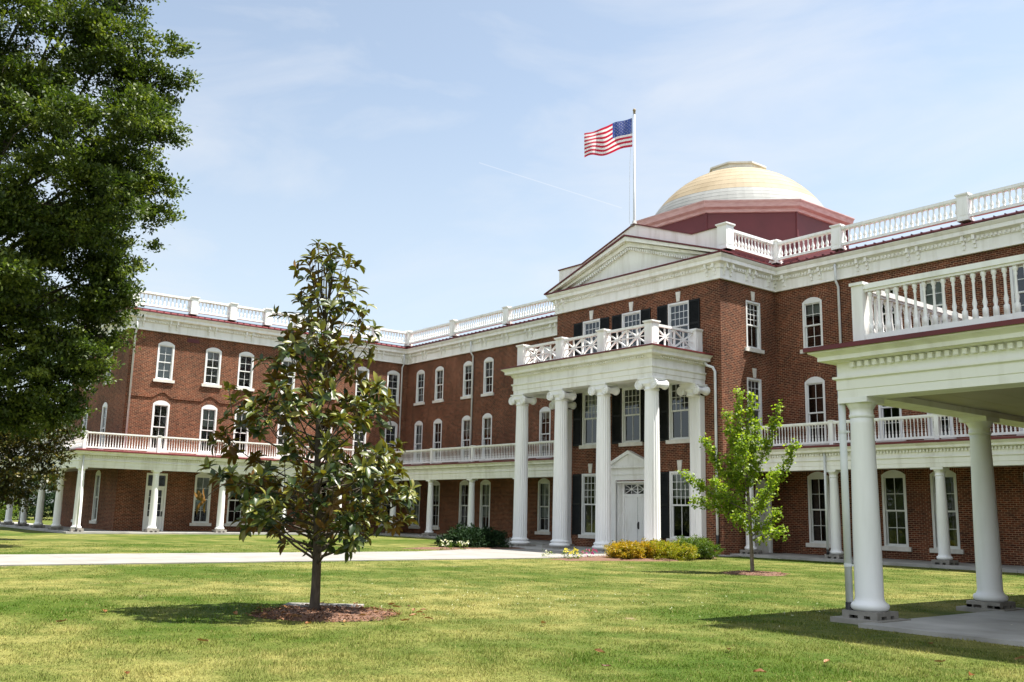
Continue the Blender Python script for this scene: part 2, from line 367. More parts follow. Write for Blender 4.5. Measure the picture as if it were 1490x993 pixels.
# ================================================================== SETTING
g = MB()
n = 60
gx = np.concatenate([np.linspace(-900, -90, 12), np.linspace(-80, 30, 56), np.linspace(50, 900, 12)])
gy = np.concatenate([np.linspace(-900, -40, 12), np.linspace(-30, 60, 46), np.linspace(80, 900, 12)])
vs = [(x, y, 0.0) for y in gy for x in gx]; w = len(gx)
g.add(vs, [(j*w+i, j*w+i+1, (j+1)*w+i+1, (j+1)*w+i) for j in range(len(gy)-1) for i in range(w-1)])
lawn = g.build('lawn', 'lawn', fix=False); tag(lawn, 'mown green lawn spreading in front of the brick building', 'lawn', kind='structure')

def joints(m, x0, x1, y0, y1, z, sx, sy):
    pass
p = MB()
# broad concrete walk from the portico, split by joints
yy = -60.0
while yy < 27.5:
    y1 = min(yy+2.7, 28.0)
    xl = -32.25 - max(0, min(1, (yy-22)/5.0))*3.4
    xl2 = -32.25 - max(0, min(1, (y1-22)/5.0))*3.4
    p.add([(xl,yy+.006,0),(-26.85,yy+.006,0),(-26.85,y1-.006,0),(xl2,y1-.006,0),(xl,yy+.006,.03),(-26.85,yy+.006,.03),(-26.85,y1-.006,.03),(xl2,y1-.006,.03)],
          [(0,3,2,1),(4,5,6,7),(0,1,5,4),(1,2,6,5),(2,3,7,6),(3,0,4,7)])
    yy = y1
tag(p.build('path', 'concrete'), 'pale concrete walk crossing the lawn to the portico', 'path', kind='structure')
p = MB()
def slab(x0, x1, y0, y1, z, step=3.0):
    nx = max(1, round((x1-x0)/step)); ny = max(1, round((y1-y0)/step))
    for i in range(nx):
        for j in range(ny):
            p.box(x0+(x1-x0)*i/nx+.005, x0+(x1-x0)*(i+1)/nx-.005, y0+(y1-y0)*j/ny+.005, y0+(y1-y0)*(j+1)/ny-.005, -.05, z)
slab(XC, XR-.45, 33.35, YM, .10); slab(XL, XCL, 33.35, YM, .10); slab(XL, XLP+.65, YLP-.65, 33.35, .10); slab(-84, XL, YLP-.65, YLE, .10)
slab(-38.4, -26.2, 28.0, 33.35, .045); slab(XR+.28, XRW, 13.2, YM, .06); slab(XRW, 8, 13.35, YRE, .06)
tag(p.build('porch_floor', 'slab'), 'grey concrete porch floor around the building', 'pavement', kind='structure')

# ================================================================== BUILDING
BLD = thing('brick_building', (XMID, YC, 0), 'long red brick college building with white portico, balustrades and golden dome', 'building')
def T(x, y, z=0, rz=0): return Matrix.Translation((x, y, z)) @ Matrix.Rotation(rz, 4, 'Z')

# --- windows -------------------------------------------------------
def arch(x, w, rise):           # height of a segmental arch above its springing
    if rise <= 0: return 0.0
    rad = (w*w/4+rise*rise)/(2*rise); return math.sqrt(max(rad*rad-x*x, 0))-(rad-rise)
class Win:
    """local frame: x along the wall, y into the wall, z up from the sill underside"""
    def __init__(s, w, h, rise, up_, lo, sillw=.14, fr=.10):
        s.w, s.h, s.rise = w, h, rise; sh = .17; s.z0 = sh; hs = w/2; spring = sh+h-rise
        m = MB()
        m.box(-hs, -hs+fr, -.012, .13, sh, spring); m.box(hs-fr, hs, -.012, .13, sh, spring); m.box(-hs+fr, hs-fr, -.012, .13, sh, sh+.05)
        xs = np.linspace(-hs, hs, 13); low = spring-.0 if rise else spring-fr
        if rise:
            for a, b in zip(xs[:-1], xs[1:]):
                m.prism_xz([(a,spring-.07),(b,spring-.07),(b,spring+arch(b,w,rise)),(a,spring+arch(a,w,rise))] if abs(a)<hs-fr+.02 and abs(b)<hs-fr+.02
                           else [(a,spring),(b,spring),(b,spring+arch(b,w,rise)),(a,spring+arch(a,w,rise))], -.012, .13)
            top = spring-.07
        else:
            m.box(-hs+fr, hs-fr, -.012, .13, spring-fr, spring); top = spring-fr
        s.frame = m.mesh('window', 'sash')
        x0, x1, zb = -hs+fr, hs-fr, sh+.05; zm = (zb+top)/2
        m = MB()
        def sash(a, b, y, nc, nrw):
            st = .045
            m.box(x0, x0+st, y, y+.04, a, b); m.box(x1-st, x1, y, y+.04, a, b); m.box(x0+st, x1-st, y, y+.04, a, a+.06); m.box(x0+st, x1-st, y, y+.04, b-.05, b)
            for i in range(1, nc):
                c = x0+st+(x1-x0-2*st)*i/nc; m.box(c-.012, c+.012, y+.008, y+.034, a+.06, b-.05)
            for i in range(1, nrw):
                c = a+.06+(b-a-.11)*i/nrw; m.box(x0+st, x1-st, y+.009, y+.033, c-.012, c+.012)
        sash(zm-.02, top, .045, *up_); sash(zb, zm+.02, .09, *lo)
        s.sash = m.mesh('sash', 'sash')
        m = MB(); m.quad((x0,.064,zm),(x1,.064,zm),(x1,.064,top),(x0,.064,top)); m.quad((x0,.11,zb),(x1,.11,zb),(x1,.11,zm),(x0,.11,zm))
        s.pane = m.mesh('pane', 'glass', fix=False)
        m = MB(); m.box(-hs-sillw, hs+sillw, -.09, .12, 0, sh); s.sill = m.mesh('sill', 'sill')
        s.cov = {}
        for k, f in (('half', .5), ('full', .97), ('third', .28), ('most', .72), ('low', .40), ('top', .15)):
            m = MB(); m.box(x0, x1, .2, .215, top-(top-zb)*f, top); s.cov[k] = m.mesh('blind', 'blind')
        m = MB()
        for sx in (-1, 1):
            pts = [(sx*(hs-fr), 0)]; q = 7
            wv = [(sx*(hs-fr-(hs-fr)*.62*i/q), .22+(.03 if i % 2 else 0)) for i in range(q+1)]
            for (a, b) in zip(wv[:-1], wv[1:]): m.quad((a[0],a[1],zb),(b[0],b[1],zb),(b[0],b[1],top),(a[0],a[1],top))
        s.cov['curtain'] = m.mesh('curtain', 'curtain', fix=False)
    def place(s, mw, cov=None):
        o = put('window', s.frame, BLD, mw)
        put('sash', s.sash, o, mw); put('pane', s.pane, o, mw); put('sill', s.sill, o, mw)
        if cov: put('curtain' if cov == 'curtain' else 'blind', s.cov[cov], o, mw)
        return o
W3 = Win(1.02, 2.36, .20, (2,2), (2,2)); W2 = Win(1.02, 3.0, .22, (2,2), (2,2)); W1 = Win(1.06, 3.08, .20, (2,2), (2,2))
B3 = Win(1.30, 2.2, 0, (4,3), (2,1), fr=.09); B2 = Win(1.26, 2.68, 0, (4,4), (2,1), fr=.09); B1 = Win(1.26, 2.98, 0, (4,4), (2,1), fr=.09)
S3 = Win(1.04, 2.2, 0, (3,4), (2,1), fr=.09); S2 = Win(1.04, 2.8, 0, (3,4), (2,1), fr=.09)

class Facade:
    def __init__(s, mw, u0, u1, ztop=12.3, zbot=0.0): s.mw, s.u0, s.u1, s.zt, s.zb, s.op = mw, u0, u1, ztop, zbot, []
    def at(s, u, z=0): return s.mw @ Matrix.Translation((u, 0, z))
    def win(s, W, u, z, cov=None, hood=True):
        cov = {'half': ('half', 'low', 'most'), 'third': ('third', 'top', 'low'), 'full': ('full', 'most')}.get(cov, (cov,)); cov = cov[int(abs(u*7.3+z*3.1)) % len(cov)]
        s.op.append((u, W.w, z+W.z0, z+W.z0+W.h-W.rise, W.rise, hood)); W.place(s.at(u, z), cov)
    def hole(s, u, w, z0, z1, rise=0, hood=False): s.op.append((u, w, z0, z1-rise, rise, hood))
    def build(s, depth=.24):
        m = MB(); cuts = {s.u0, s.u1}
        for (u,w,z0,z1,r,h) in s.op:
            for t in np.linspace(-.5, .5, 9 if r else 2): cuts.add(round(u+w*t, 4))
        cuts = sorted(cuts)
        def hgt(o, u): return o[3]+arch(u-o[0], o[1], o[4])
        for a, b in zip(cuts[:-1], cuts[1:]):
            mid = (a+b)/2; os_ = sorted([o for o in s.op if abs(mid-o[0]) < o[1]/2], key=lambda o: o[2])
            za = zb = s.zb
            for o in os_:
                m.quad((a,0,za),(b,0,zb),(b,0,o[2]),(a,0,o[2])); za, zb = hgt(o,a), hgt(o,b)
                m.quad((a,0,za),(b,0,zb),(b,depth,zb),(a,depth,za)); m.quad((a,0,o[2]),(b,0,o[2]),(b,depth,o[2]),(a,depth,o[2]))
            m.quad((a,0,za),(b,0,zb),(b,0,s.zt),(a,0,s.zt))
        for o in s.op:
            for e in (-1, 1):
                x = o[0]+e*o[1]/2; m.quad((x,0,o[2]),(x,depth,o[2]),(x,depth,o[3]),(x,0,o[3]))
        wall = m.build('wall', 'brick', BLD, s.mw, fix=False)
        for o in s.op:                       # rowlock arches over the openings
            if not o[5]: continue
            m = MB(); u, w, z1, r = o[0], o[1], o[3], o[4]
            xs = np.linspace(-w/2-.07, w/2+.07, 15)
            f = lambda x: z1+(arch(x, w, r) if abs(x) < w/2 else -.03)
            for a, b in zip(xs[:-1], xs[1:]): m.prism_xz([(u+a,f(a)),(u+b,f(b)),(u+b*1.06,f(b)+.235),(u+a*1.06,f(a)+.235)], -.006, .02)
            m.build('brick_arch', 'soldier', wall, s.mw)
        return wall

covs3 = [None, 'half', None, 'third', 'half', None, 'full', 'half', None]
F_ml = Facade(T(0, YM), XL, XCL); F_mr = Facade(T(0, YM), XC, XRW)
LW = [-57.0, -54.62, -51.27, -49.0, -45.4, -43.3, -39.75]
for i, x in enumerate(LW):
    F_ml.win(W3, x, 9.0, [None, 'half', 'third', None][i % 4]); F_ml.win(W2, x, 4.72, ['half', None, 'third'][i % 3]); F_ml.win(W1, x, .42, ['full', 'half', None, 'half'][i % 4])
for i, x in enumerate([2*XMID-x for x in LW if x > -52]):
    F_mr.win(W3, x, 9.0, ['third', None, 'half', None][i % 4])
    F_mr.win(W2, x, 4.72, [None, 'half', None, 'third'][i % 4]); F_mr.win(W1, x, .42, ['curtain', 'half', 'curtain', None][i % 4])
F_ml.build(); F_mr.build()
F_lw = Facade(T(XL, 0, 0, math.pi/2), YLE, YM)
LY = [19.5, 22.5, 24.68, 27.65, 30.6, 33.28, 35.8]
for i, y in enumerate(LY):
    F_lw.win(W3, y, 9.0, ['full', 'third', None, 'half', 'third', 'half', None][i]); F_lw.win(W2, y, 4.72, [None, 'half', 'third', 'full', None, 'half', None][i])
    if i == 0: F_lw.hole(19.62, 1.25, .1, 3.5)
    else: F_lw.win(W1, y-.02, .42, ['', 'full', 'half', 'full', None, 'half', 'third'][i])
F_lw.build()
F_le = Facade(T(0, YLE), -70.9, XL)
for x in (-62.7, -66.9):
    F_le.win(W3, x, 9.0, 'half'); F_le.win(W2, x, 4.72, None); F_le.win(W1, x, .42, 'half')
F_le.build()
F_rw = Facade(T(XRW, 0, 0, -math.pi/2), -YM, -YRE); F_rw.build()
F_re = Facade(T(0, YRE), XRW, 6.4); F_re.build()
F_bf = Facade(T(0, YC), XCL, XC)
BX = (-35.1, XMID, -29.25)
for i, x in enumerate(BX):
    F_bf.win(B3, x, 9.02, None); F_bf.win(B2, x, 4.86, ['half', None, None][i])
    if i != 1: F_bf.win(B1, x, .46, ['curtain', None, 'third'][i])
F_bf.hole(XMID, 2.0, .05, 3.2)
F_bf.build()
F_bs = Facade(T(XC, 0, 0, math.pi/2), YC, YM)
F_bs.win(S3, 35.32, 9.02, 'third'); F_bs.win(S2, 35.28, 4.86, 'half'); F_bs.hole(35.75, 1.15, .1, 3.3, .5)
F_bs.build()
Facade(T(XCL, 0, 0, -math.pi/2), -YM, -YC).build()
m = MB()     # rear and end walls, closing the block
m.box(-70.9, 6.4, 49.8, 50, 0, 13.2); m.box(-71.1, -70.9, YLE, 50, 0, 13.2); m.box(6.4, 6.6, YRE, 50, 0, 13.2)
m.build('rear_wall', 'brick', BLD)
m = MB()     # dark rooms behind the glass
m.box(XL+.3, XCL+.0, YM+1.6, YM+1.7, 0, 12.2); m.box(XC, XRW, YM+1.6, YM+1.7, 0, 12.2); m.box(XL-1.7, XL-1.6, YLE+.3, YM+1.6, 0, 12.2)
m.box(-70.6, XL-1.7, YLE+1.6, YLE+1.7, 0, 12.2); m.box(XCL+.1, XC-1.8, YC+1.6, YC+1.7, 0, 12.2); m.box(XC-1.7, XC-1.6, YC+.3, YM+1.5, 0, 12.2)
for z in (4.2, 8.5): m.box(-70.6, XL-.26, YLE+.26, YM, z, z+.1); m.box(XL-.26, XRW, YM+.26, YM+1.6, z, z+.1); m.box(XCL+.26, XC-.26, YC+.26, YM, z, z+.1)
m.build('interior_partition', 'dark', BLD)
for x in BX:     # keystones above the flat windows
    for z in (11.42, 7.72, 3.64):
        if x == XMID and z < 4: continue
        m = MB(); m.prism_xz([(x-.09,z),(x+.09,z),(x+.14,z+.46),(x-.14,z+.46)], YC-.04, YC+.02); m.build('keystone', 'sill', BLD)
for z in (11.42, 7.86):
    q = MB(); q.prism_xz([(-.09,z),(.09,z),(.13,z+.42),(-.13,z+.42)], -.04, .02); q.build('keystone', 'sill', BLD, F_bs.at(35.3))

# --- string course and vent on the left wing ------------------------
m = MB(); us = sorted(set(np.linspace(YLE, YM, 200).tolist()))
def strz(u):
    d = min(abs(u-y) for y in LY); return 8.03+(.17*math.cos(min(d/.72, 1)*math.pi)+.17 if d < .72 else 0)
for a, b in zip(us[:-1], us[1:]): m.prism_xz([(a,strz(a)),(b,strz(b)),(b,strz(b)+.085),(a,strz(a)+.085)], -.05, .02)
m.build('string_course', 'soldier', BLD, F_lw.mw)
m = MB(); m.box(20.75, 21.5, -.03, .02, 11.66, 11.9)
for k in range(4): m.box(20.8, 21.45, -.045, -.03, 11.68+.055*k, 11.70+.055*k)
m.build('louvre_vent', 'maroon', BLD, F_lw.mw)

# --- main cornice -----------------------------------------------------
CP = [(-70.9,YLE),(XL,YLE),(XL,YM),(XCL,YM),(XCL,YC),(XC,YC),(XC,YM),(XRW,YM),(XRW,YRE),(6.4,YRE)]
m = MB()
m.sweep(CP, [(-.1,ZF),(.13,ZF),(.13,ZF+.05),(.10,ZF+.06),(.10,ZF+.50),(.16,ZF+.50),(.16,ZF+.66),(.22,ZF+.70),(.30,ZF+.72),(.36,ZF+.74),(.36,ZF+.90),(.40,ZF+.94),(.46,ZF+1.03),(.46,ZF+1.06),(-.1,ZF+1.12)])
m.along(CP, .17, .085, .155, .215, ZF+.535, ZF+.645, .25)
for i in range(len(CP)-1):      # paired scroll brackets
    a = Vector(CP[i]); b = Vector(CP[i+1]); L = (b-a).length; d = (b-a)/L; nn = Vector((d.y,-d.x)); k = max(1, round(L/2.4))
    if i == 4: k = 1
    for j in range(k+1):
        t = min(max(L*j/k, .4), L-.4); c = a+d*t
        for e in (-.22, .22):
            c2 = c+d*e
            for (o, z0, z1) in ((.30,.52,.735),(.22,.36,.52),(.155,.2,.36)):
                q = [c2+d*f*.055+nn*oo for f, oo in ((-1,.09),(1,.09),(1,o),(-1,o))]
                m.add([(p_.x,p_.y,ZF+z) for z in (z0,z1) for p_ in q], [(0,1,2,3),(7,6,5,4),(0,4,5,1),(1,5,6,2),(2,6,7,3),(3,7,4,0)])
m.build('cornice', 'cream', BLD)
m = MB()      # red metal roof edge with standing seams, and the low roofs behind the balustrade
zr = ZF+1.075
m.sweep(CP, [(.50,zr),(.50,zr+.05),(-.15,zr+.30),(-.6,zr+.33),(-.6,zr+.02)])
m.along(CP[:4], .42, .03, .0, .49, zr+.05, zr+.14, .2); m.along(CP[5:], .42, .03, .0, .49, zr+.05, zr+.14, .2)
m.build('roof_edge', 'red', BLD)
m = MB()
m.box(-70.9, 6.4, YM+.3, 49.8, 13.2, 13.42); m.box(-70.9, XL-.3, YLE+.3, YM+.3, 13.2, 13.42); m.box(XRW+.3, 6.4, YRE+.3, YM+.3, 13.2, 13.42); m.box(XCL+.3, XC-.3, YC+.5, YM+.3, 13.2, 13.42)
m.build('roof', 'red', BLD)

# --- balustrades ------------------------------------------------------
def bal_prof(h, r):           # turned baluster
    return [(r*.75,0),(r*.75,h*.10),(r*.5,h*.14),(r,h*.27),(r*.95,h*.36),(r*.5,h*.55),(r*.38,h*.72),(r*.6,h*.84),(r*.42,h*.88),(r*.72,h*.93),(r*.72,h)]
def slim_prof(h, r):
    return [(r,0),(r,h*.20),(r*.55,h*.24),(r*.85,h*.34),(r*.5,h*.45),(r*.45,h*.78),(r*.7,h*.84),(r*.5,h*.87),(r*.95,h*.92),(r*.95,h)]
def oriented(m, a, b):
    d = Vector(b)-Vector(a); return d.length, d.normalized()
def rail_section(a, b, z0, z1, sp, r, parent, name, mat='white', rail=(.2,.12,.22,.12), prof=bal_prof, seg=8, ga=.2, gb=.2, single=False):
    a = Vector(a); b = Vector(b); L = (b-a).length; d = (b-a)/L
    a2 = a+d*ga; b2 = b-d*gb; m = MB(); bw, bh, tw, th = rail
    m.bar((a2.x,a2.y,z0+bh/2), (b2.x,b2.y,z0+bh/2), bw, bh); m.bar((a2.x,a2.y,z1-th/2), (b2.x,b2.y,z1-th/2), tw, th); m.bar((a2.x,a2.y,z1-th-.02), (b2.x,b2.y,z1-th-.02), tw*.7, .04)
    L2 = (b2-a2).length; k = max(1, int(L2/sp)); h = z1-th-.04-(z0+bh); mb2 = m
    pts = [a2+d*(L2*(j+.5)/k) for j in range(k)]
    m.smooth = True
    if not single:
        for c in pts: m.lathe([(q, z0+bh+zz) for q, zz in prof(h, r)], c.x, c.y, seg, cap=False)
        return m.build(name, mat, parent)
    o = m.build(name, mat, parent); q = MB(); q.smooth = True
    q.lathe([(rr, zz) for rr, zz in prof(h, r)], 0, 0, 10); me = q.mesh('baluster', mat)
    for c in pts: put('baluster', me, o, T(c.x, c.y, z0+bh))
    return o
def post_mesh(w, h, cap=.06, panel=True):
    m = MB(); m.box(-w/2, w/2, -w/2, w/2, 0, h-.1); m.box(-w/2-.03, w/2+.03, -w/2-.03, w/2+.03, 0, .1); m.box(-w/2-cap*.5, w/2+cap*.5, -w/2-cap*.5, w/2+cap*.5, h-.1, h-.06); m.box(-w/2-cap, w/2+cap, -w/2-cap, w/2+cap, h-.06, h)
    if panel:
        q = w*.3
        for sx in (-1, 1): m.box(sx*(w/2), sx*(w/2+.012), -q, q, .22, h-.25) if sx > 0 else m.box(-w/2-.012, -w/2, -q, q, .22, h-.25); 
        for sy in (-1, 1): m.box(-q, q, min(sy*w/2, sy*(w/2+.012)), max(sy*w/2, sy*(w/2+.012)), .22, h-.25)
    return m.mesh('post', 'white')
PM = post_mesh(.42, 1.12); PMB = post_mesh(.52, 1.2)
ZB0, ZB1 = zr+.42, zr+1.30
def roof_run(pts, first=True, last=True):
    for i in range(len(pts)-1):
        o = rail_section(pts[i], pts[i+1], ZB0, ZB1, .235, .075, BLD, 'roof_balustrade', ga=.21, gb=.21)
        if i or first: put('post', PM, o, T(*pts[i], zr+.28))
        if last and i == len(pts)-2: put('post', PM, o, T(*pts[i+1], zr+.28))
yb = YM-.05
roof_run([(XL+.05, y) for y in (YLE-.05, 20.95, 23.5, 25.9, 28.15, 30.4, 34.16, YM-.05)])
roof_run([(x, yb) for x in (XL+.05, -53.0, -47.1, -41.3, XCL-.1)], False)
roof_run([(x, yb) for x in (XC+.15, -23.3, -17.6, -11.9, XRW-.05)])
roof_run([(x, YLE-.05) for x in (-70.8, -66.8, -62.8, XL+.05)], True, False)
roof_run([(XRW-.05, y) for y in (YM-.05, 31.9, 26.8, 21.7, YRE)], False)
o = rail_section((XC+.15, YC+.35), (XC+.15, yb), ZB0, ZB1, .235, .075, BLD, 'roof_balustrade', ga=.26, gb=.21); put('post', PMB, o, T(XC+.12, YC+.3, zr+.28))
o = rail_section((XCL-.15, YC+.35), (XCL-.15, yb), ZB0, ZB1, .235, .075, BLD, 'roof_balustrade', ga=.26, gb=.21)

# --- pediment and stepped parapet ------------------------------------
zt = ZF+1.12
xa, xb, zap = XCL-.50, XC+.50, 15.16
m = MB()
m.prism_xz([(XCL+.25,zt-.02),(XC-.25,zt-.02),(XMID,zap-.42)], YC-.06, YC+.15)
ped = m.build('pediment', 'cream', BLD)
m = MB(); sl = (zap-zt)/(XMID-xa)
for sx in (-1, 1):
    f = lambda x: x if sx < 0 else 2*XMID-x
    m.prism_xz([(f(xa),zt-.03),(f(xa+.34),zt-.03),(f(XMID),zap-.25),(f(XMID),zap-.03)], YC-.46, YC+.1)
    m.prism_xz([(f(xa+.55),zt-.02),(f(xa+.9),zt-.02),(f(XMID),zap-.50),(f(XMID),zap-.26)], YC-.24, YC+.1)
    for k in range(34):
        t = (k+.5)/34; x = f(xa+1.0+(XMID-xa-1.0)*t); z = zt+sl*(abs(x-f(xa)))-.53
        m.box(x-.04, x+.04, YC-.22, YC-.06, z-.13, z)
m.build('raking_cornice', 'cream', ped)
m = MB()
for sx in (-1, 1):
    f = lambda x: x if sx < 0 else 2*XMID-x
    m.prism_xz([(f(xa-.05),zt-.03),(f(xa-.05),zt+.03),(f(XMID),zap+.06),(f(XMID),zap-.02)], YC-.52, YC+.35)
m.sweep([(XCL-.42,YC),(XC+.42,YC)], [(.49,zt-.03),(.49,zt+.02),(.0,zt+.08),(.0,zt-.03)])
m.build('pediment_roof', 'red', ped)
m = MB(); pl = [(XCL-.15,zt-.1),(XC+.0,zt-.1),(XC+.0,14.55),(-28.6,14.55),(XMID,15.88),(-36.1,14.55),(XCL-.15,14.55)]
m.prism_xz(pl, YC+.22, YC+.5); par = m.build('parapet', 'cream', BLD)
m = MB(); top = [(XC+.05,14.55),(-28.6,14.55),(XMID,15.88),(-36.1,14.55),(XCL-.2,14.55)]
for (a, b) in zip(top[:-1], top[1:]): m.prism_xz([(a[0],a[1]),(a[0],a[1]+.055),(b[0],b[1]+.055),(b[0],b[1])], YC+.16, YC+.56)
m.build('parapet_coping', 'red', par)

# --- drum and dome -----------------------------------------------------
DX, DY = XMID, 41.38
def octo(r): return [(DX+r*math.cos(R(22.5+45*k)), DY+r*math.sin(R(22.5+45*k))) for k in range(8)]
m = MB(); m.sweep(octo(5.72), [(0,13.3),(0,16.7),(-.3,16.7),(-.3,13.3)], True)
for c in octo(5.73): m.box(c[0]-.05, c[0]+.05, c[1]-.05, c[1]+.05, 13.3, 16.65)
drum = m.build('drum', 'maroon', BLD)
m = MB(); m.sweep(octo(5.72), [(0,16.56),(.10,16.58),(.12,16.72),(.30,16.80),(.34,16.98),(.40,17.08),(.40,17.12),(-1.2,17.2),(-1.2,16.56)], True)
m.build('drum_cornice', 'pink', drum)
def dr(z): return 5.8*math.sqrt(max(0, 1-((z-14)/6.6)**2))
def ringprof(z0, z1, n_): 
    pr = []
    for i in range(n_):
        za = z0+(z1-z0)*i/n_; zb_ = z0+(z1-z0)*(i+1)/n_; pr += [(dr(za)+.0035, za), (dr(zb_)+.0, zb_-.004)]
    return pr
m = MB(); m.smooth = False; m.lathe([(5.62,17.13),(5.45,17.2)]+ringprof(17.28, 18.2, 4), DX, DY, 72, cap=False); dome = m.build('dome', 'zinc', BLD)
m = MB(); m.lathe(ringprof(18.2, 20.45, 7), DX, DY, 72, cap=False); m.build('gilded_cap', 'gold', dome)
m = MB(); m.lathe([(1.50,20.2),(1.52,20.58),(1.64,20.61),(1.64,20.70),(.2,20.78)], DX, DY, 8, cap=True); m.build('dome_lantern_base', 'sill', dome)

# --- porches ------------------------------------------------------------
def col_mesh(h, r0, r1, name='porch_column'):
    m = MB(); m.smooth = True; hs = h-.30
    m.lathe([(r0*1.12,0),(r0*1.30,.03),(r0*1.36,.07),(r0*1.30,.11),(r0*1.10,.135),(r0*1.03,.17),(r0,.21),(r0*.985,h*.33),((r0+r1)/2*.995,h*.65),(r1,hs-.12),(r1*1.01,hs)], 0, 0, 28)
    me = m.mesh(name, 'colw')
    c = MB(); c.smooth = True
    c.lathe([(r1*1.02,hs-.02),(r1*1.10,hs),(r1*1.10,hs+.035),(r1*1.02,hs+.045),(r1*1.02,hs+.12),(r1*1.08,hs+.13),(r1*1.16,hs+.16),(r1*1.30,hs+.20),(r1*1.34,hs+.215)], 0, 0, 28)
    c.smooth = False; c.box(-r1*1.45, r1*1.45, -r1*1.45, r1*1.45, hs+.215, h)
    return me, c.mesh('capital', 'colw')
def plinth_mesh(w, z0, z1, pad=None):
    m = MB()
    if pad: m.box(-pad, pad, -pad, pad, z0-.05, z0+.055); z0 += .055
    t = (z1-z0)
    m.box(-w, w, -w, w, z0+t*.45, z1)             # stone block with vent notches underneath
    for a in (-w, -.1*w, w*.66): 
        m.box(a, a+w*.34, -w, -w*.6, z0, z0+t*.45); m.box(a, a+w*.34, w*.6, w, z0, z0+t*.45); m.box(-w, -w*.6, a, a+w*.34, z0, z0+t*.45); m.box(w*.6, w, a, a+w*.34, z0, z0+t*.45)
    m.box(-w*.55, w*.55, -w*.55, w*.55, z0, z0+t*.45)
    return m.mesh('plinth', 'plinth')
ZCB, ZCT = .265, 3.57
CM, CC = col_mesh(ZCT-ZCB, .205, .165); PLM = plinth_mesh(.33, .10, ZCB)
def porch_col(x, y, parent=BLD):
    o = put('porch_column', CM, parent, T(x, y, ZCB)); put('capital', CC, o, T(x, y, ZCB)); put('plinth', PLM, o, T(x, y)); return o
XCOL = [-22.25, -17.85, -13.45]
for x in XCOL: porch_col(x, YPO); porch_col(2*XMID-x, YPO)
porch_col(XC+.42, YPO); porch_col(XCL-.42, YPO); porch_col(2*XMID+9.05, YPO)
LCY = [14.59, 18.64, 22.62, 26.55, 30.45]
for y in LCY: porch_col(XLP, y)
for x in (-60.2, -64.4, -68.6, -72.8, -77.0): porch_col(x, YLP)
def entab(m, path, zb, s):
    m.sweep(path, [(-.25,zb),(.25,zb),(.25,zb+.16*s),(.265,zb+.17*s),(.265,zb+.36*s),(.31,zb+.385*s),(.31,zb+.43*s),(.25,zb+.44*s),(.25,zb+.72*s),(.34,zb+.72*s),(.40,zb+.73*s),(.40,zb+.745*s),(.47,zb+.75*s),(.47,zb+.83*s),(.50,zb+.86*s),(.58,zb+.91*s),(.58,zb+.94*s),(-.25,zb+.94*s)])
    m.along(path, .13, .068, .24, .335, zb+.60*s, zb+.70*s, .0)
def proof(m, path, z, inner):
    m.sweep(path, [(.63,z),(.63,z+.07),(.05,z+.14),(-inner,z+.24),(-inner,z)])
L1 = [(-84,YLP),(XLP,YLP),(XLP,YPO),(XCL,YPO)]; L2 = [(XC,YPO),(XR-.6,YPO)]
m = MB(); entab(m, L1, ZCT, .93); entab(m, L2, ZCT, .93); m.build('porch_entablature', 'cream', BLD)
m = MB(); zp = ZCT+.876; proof(m, L1, zp, 2.7); proof(m, L2, zp, 2.7); m.build('porch_roof', 'red', BLD)
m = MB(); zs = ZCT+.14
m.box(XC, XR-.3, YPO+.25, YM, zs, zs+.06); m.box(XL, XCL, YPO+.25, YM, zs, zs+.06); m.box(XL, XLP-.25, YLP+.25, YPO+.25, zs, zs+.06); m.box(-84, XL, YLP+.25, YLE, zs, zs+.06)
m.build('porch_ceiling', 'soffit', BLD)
def rpost(h, w=.17):
    m = MB(); m.box(-w/2, w/2, -w/2, w/2, 0, h-.05); m.box(-w/2-.025, w/2+.025, -w/2-.025, w/2+.025, h-.05, h); return m.mesh('post', 'white')
RP = rpost(1.02); ZR0, ZR1 = zp+.19, zp+1.08
def porch_run(pts, first=True, last=True):
    for i in range(len(pts)-1):
        o = rail_section(pts[i], pts[i+1], ZR0, ZR1, .145, .034, BLD, 'porch_railing', rail=(.10,.09,.13,.07), prof=slim_prof, seg=6, ga=.085, gb=.085)
        if i or first: put('post', RP, o, T(*pts[i], zp+.10))
        if last and i == len(pts)-2: put('post', RP, o, T(*pts[i+1], zp+.10))
porch_run([(XLP, y) for y in LCY]+[(XLP, YPO)])
porch_run([(x, YPO) for x in (XLP, -51.1, -46.72, -42.3, XCL-.1)], False)
porch_run([(x, YPO) for x in (XC+.1, -22.25, -17.85, -13.45, -9.3)])
porch_run([(x, YLP) for x in (-81.2, -77.0, -72.8, -68.6, -64.4, -60.2, XLP)], True, False)

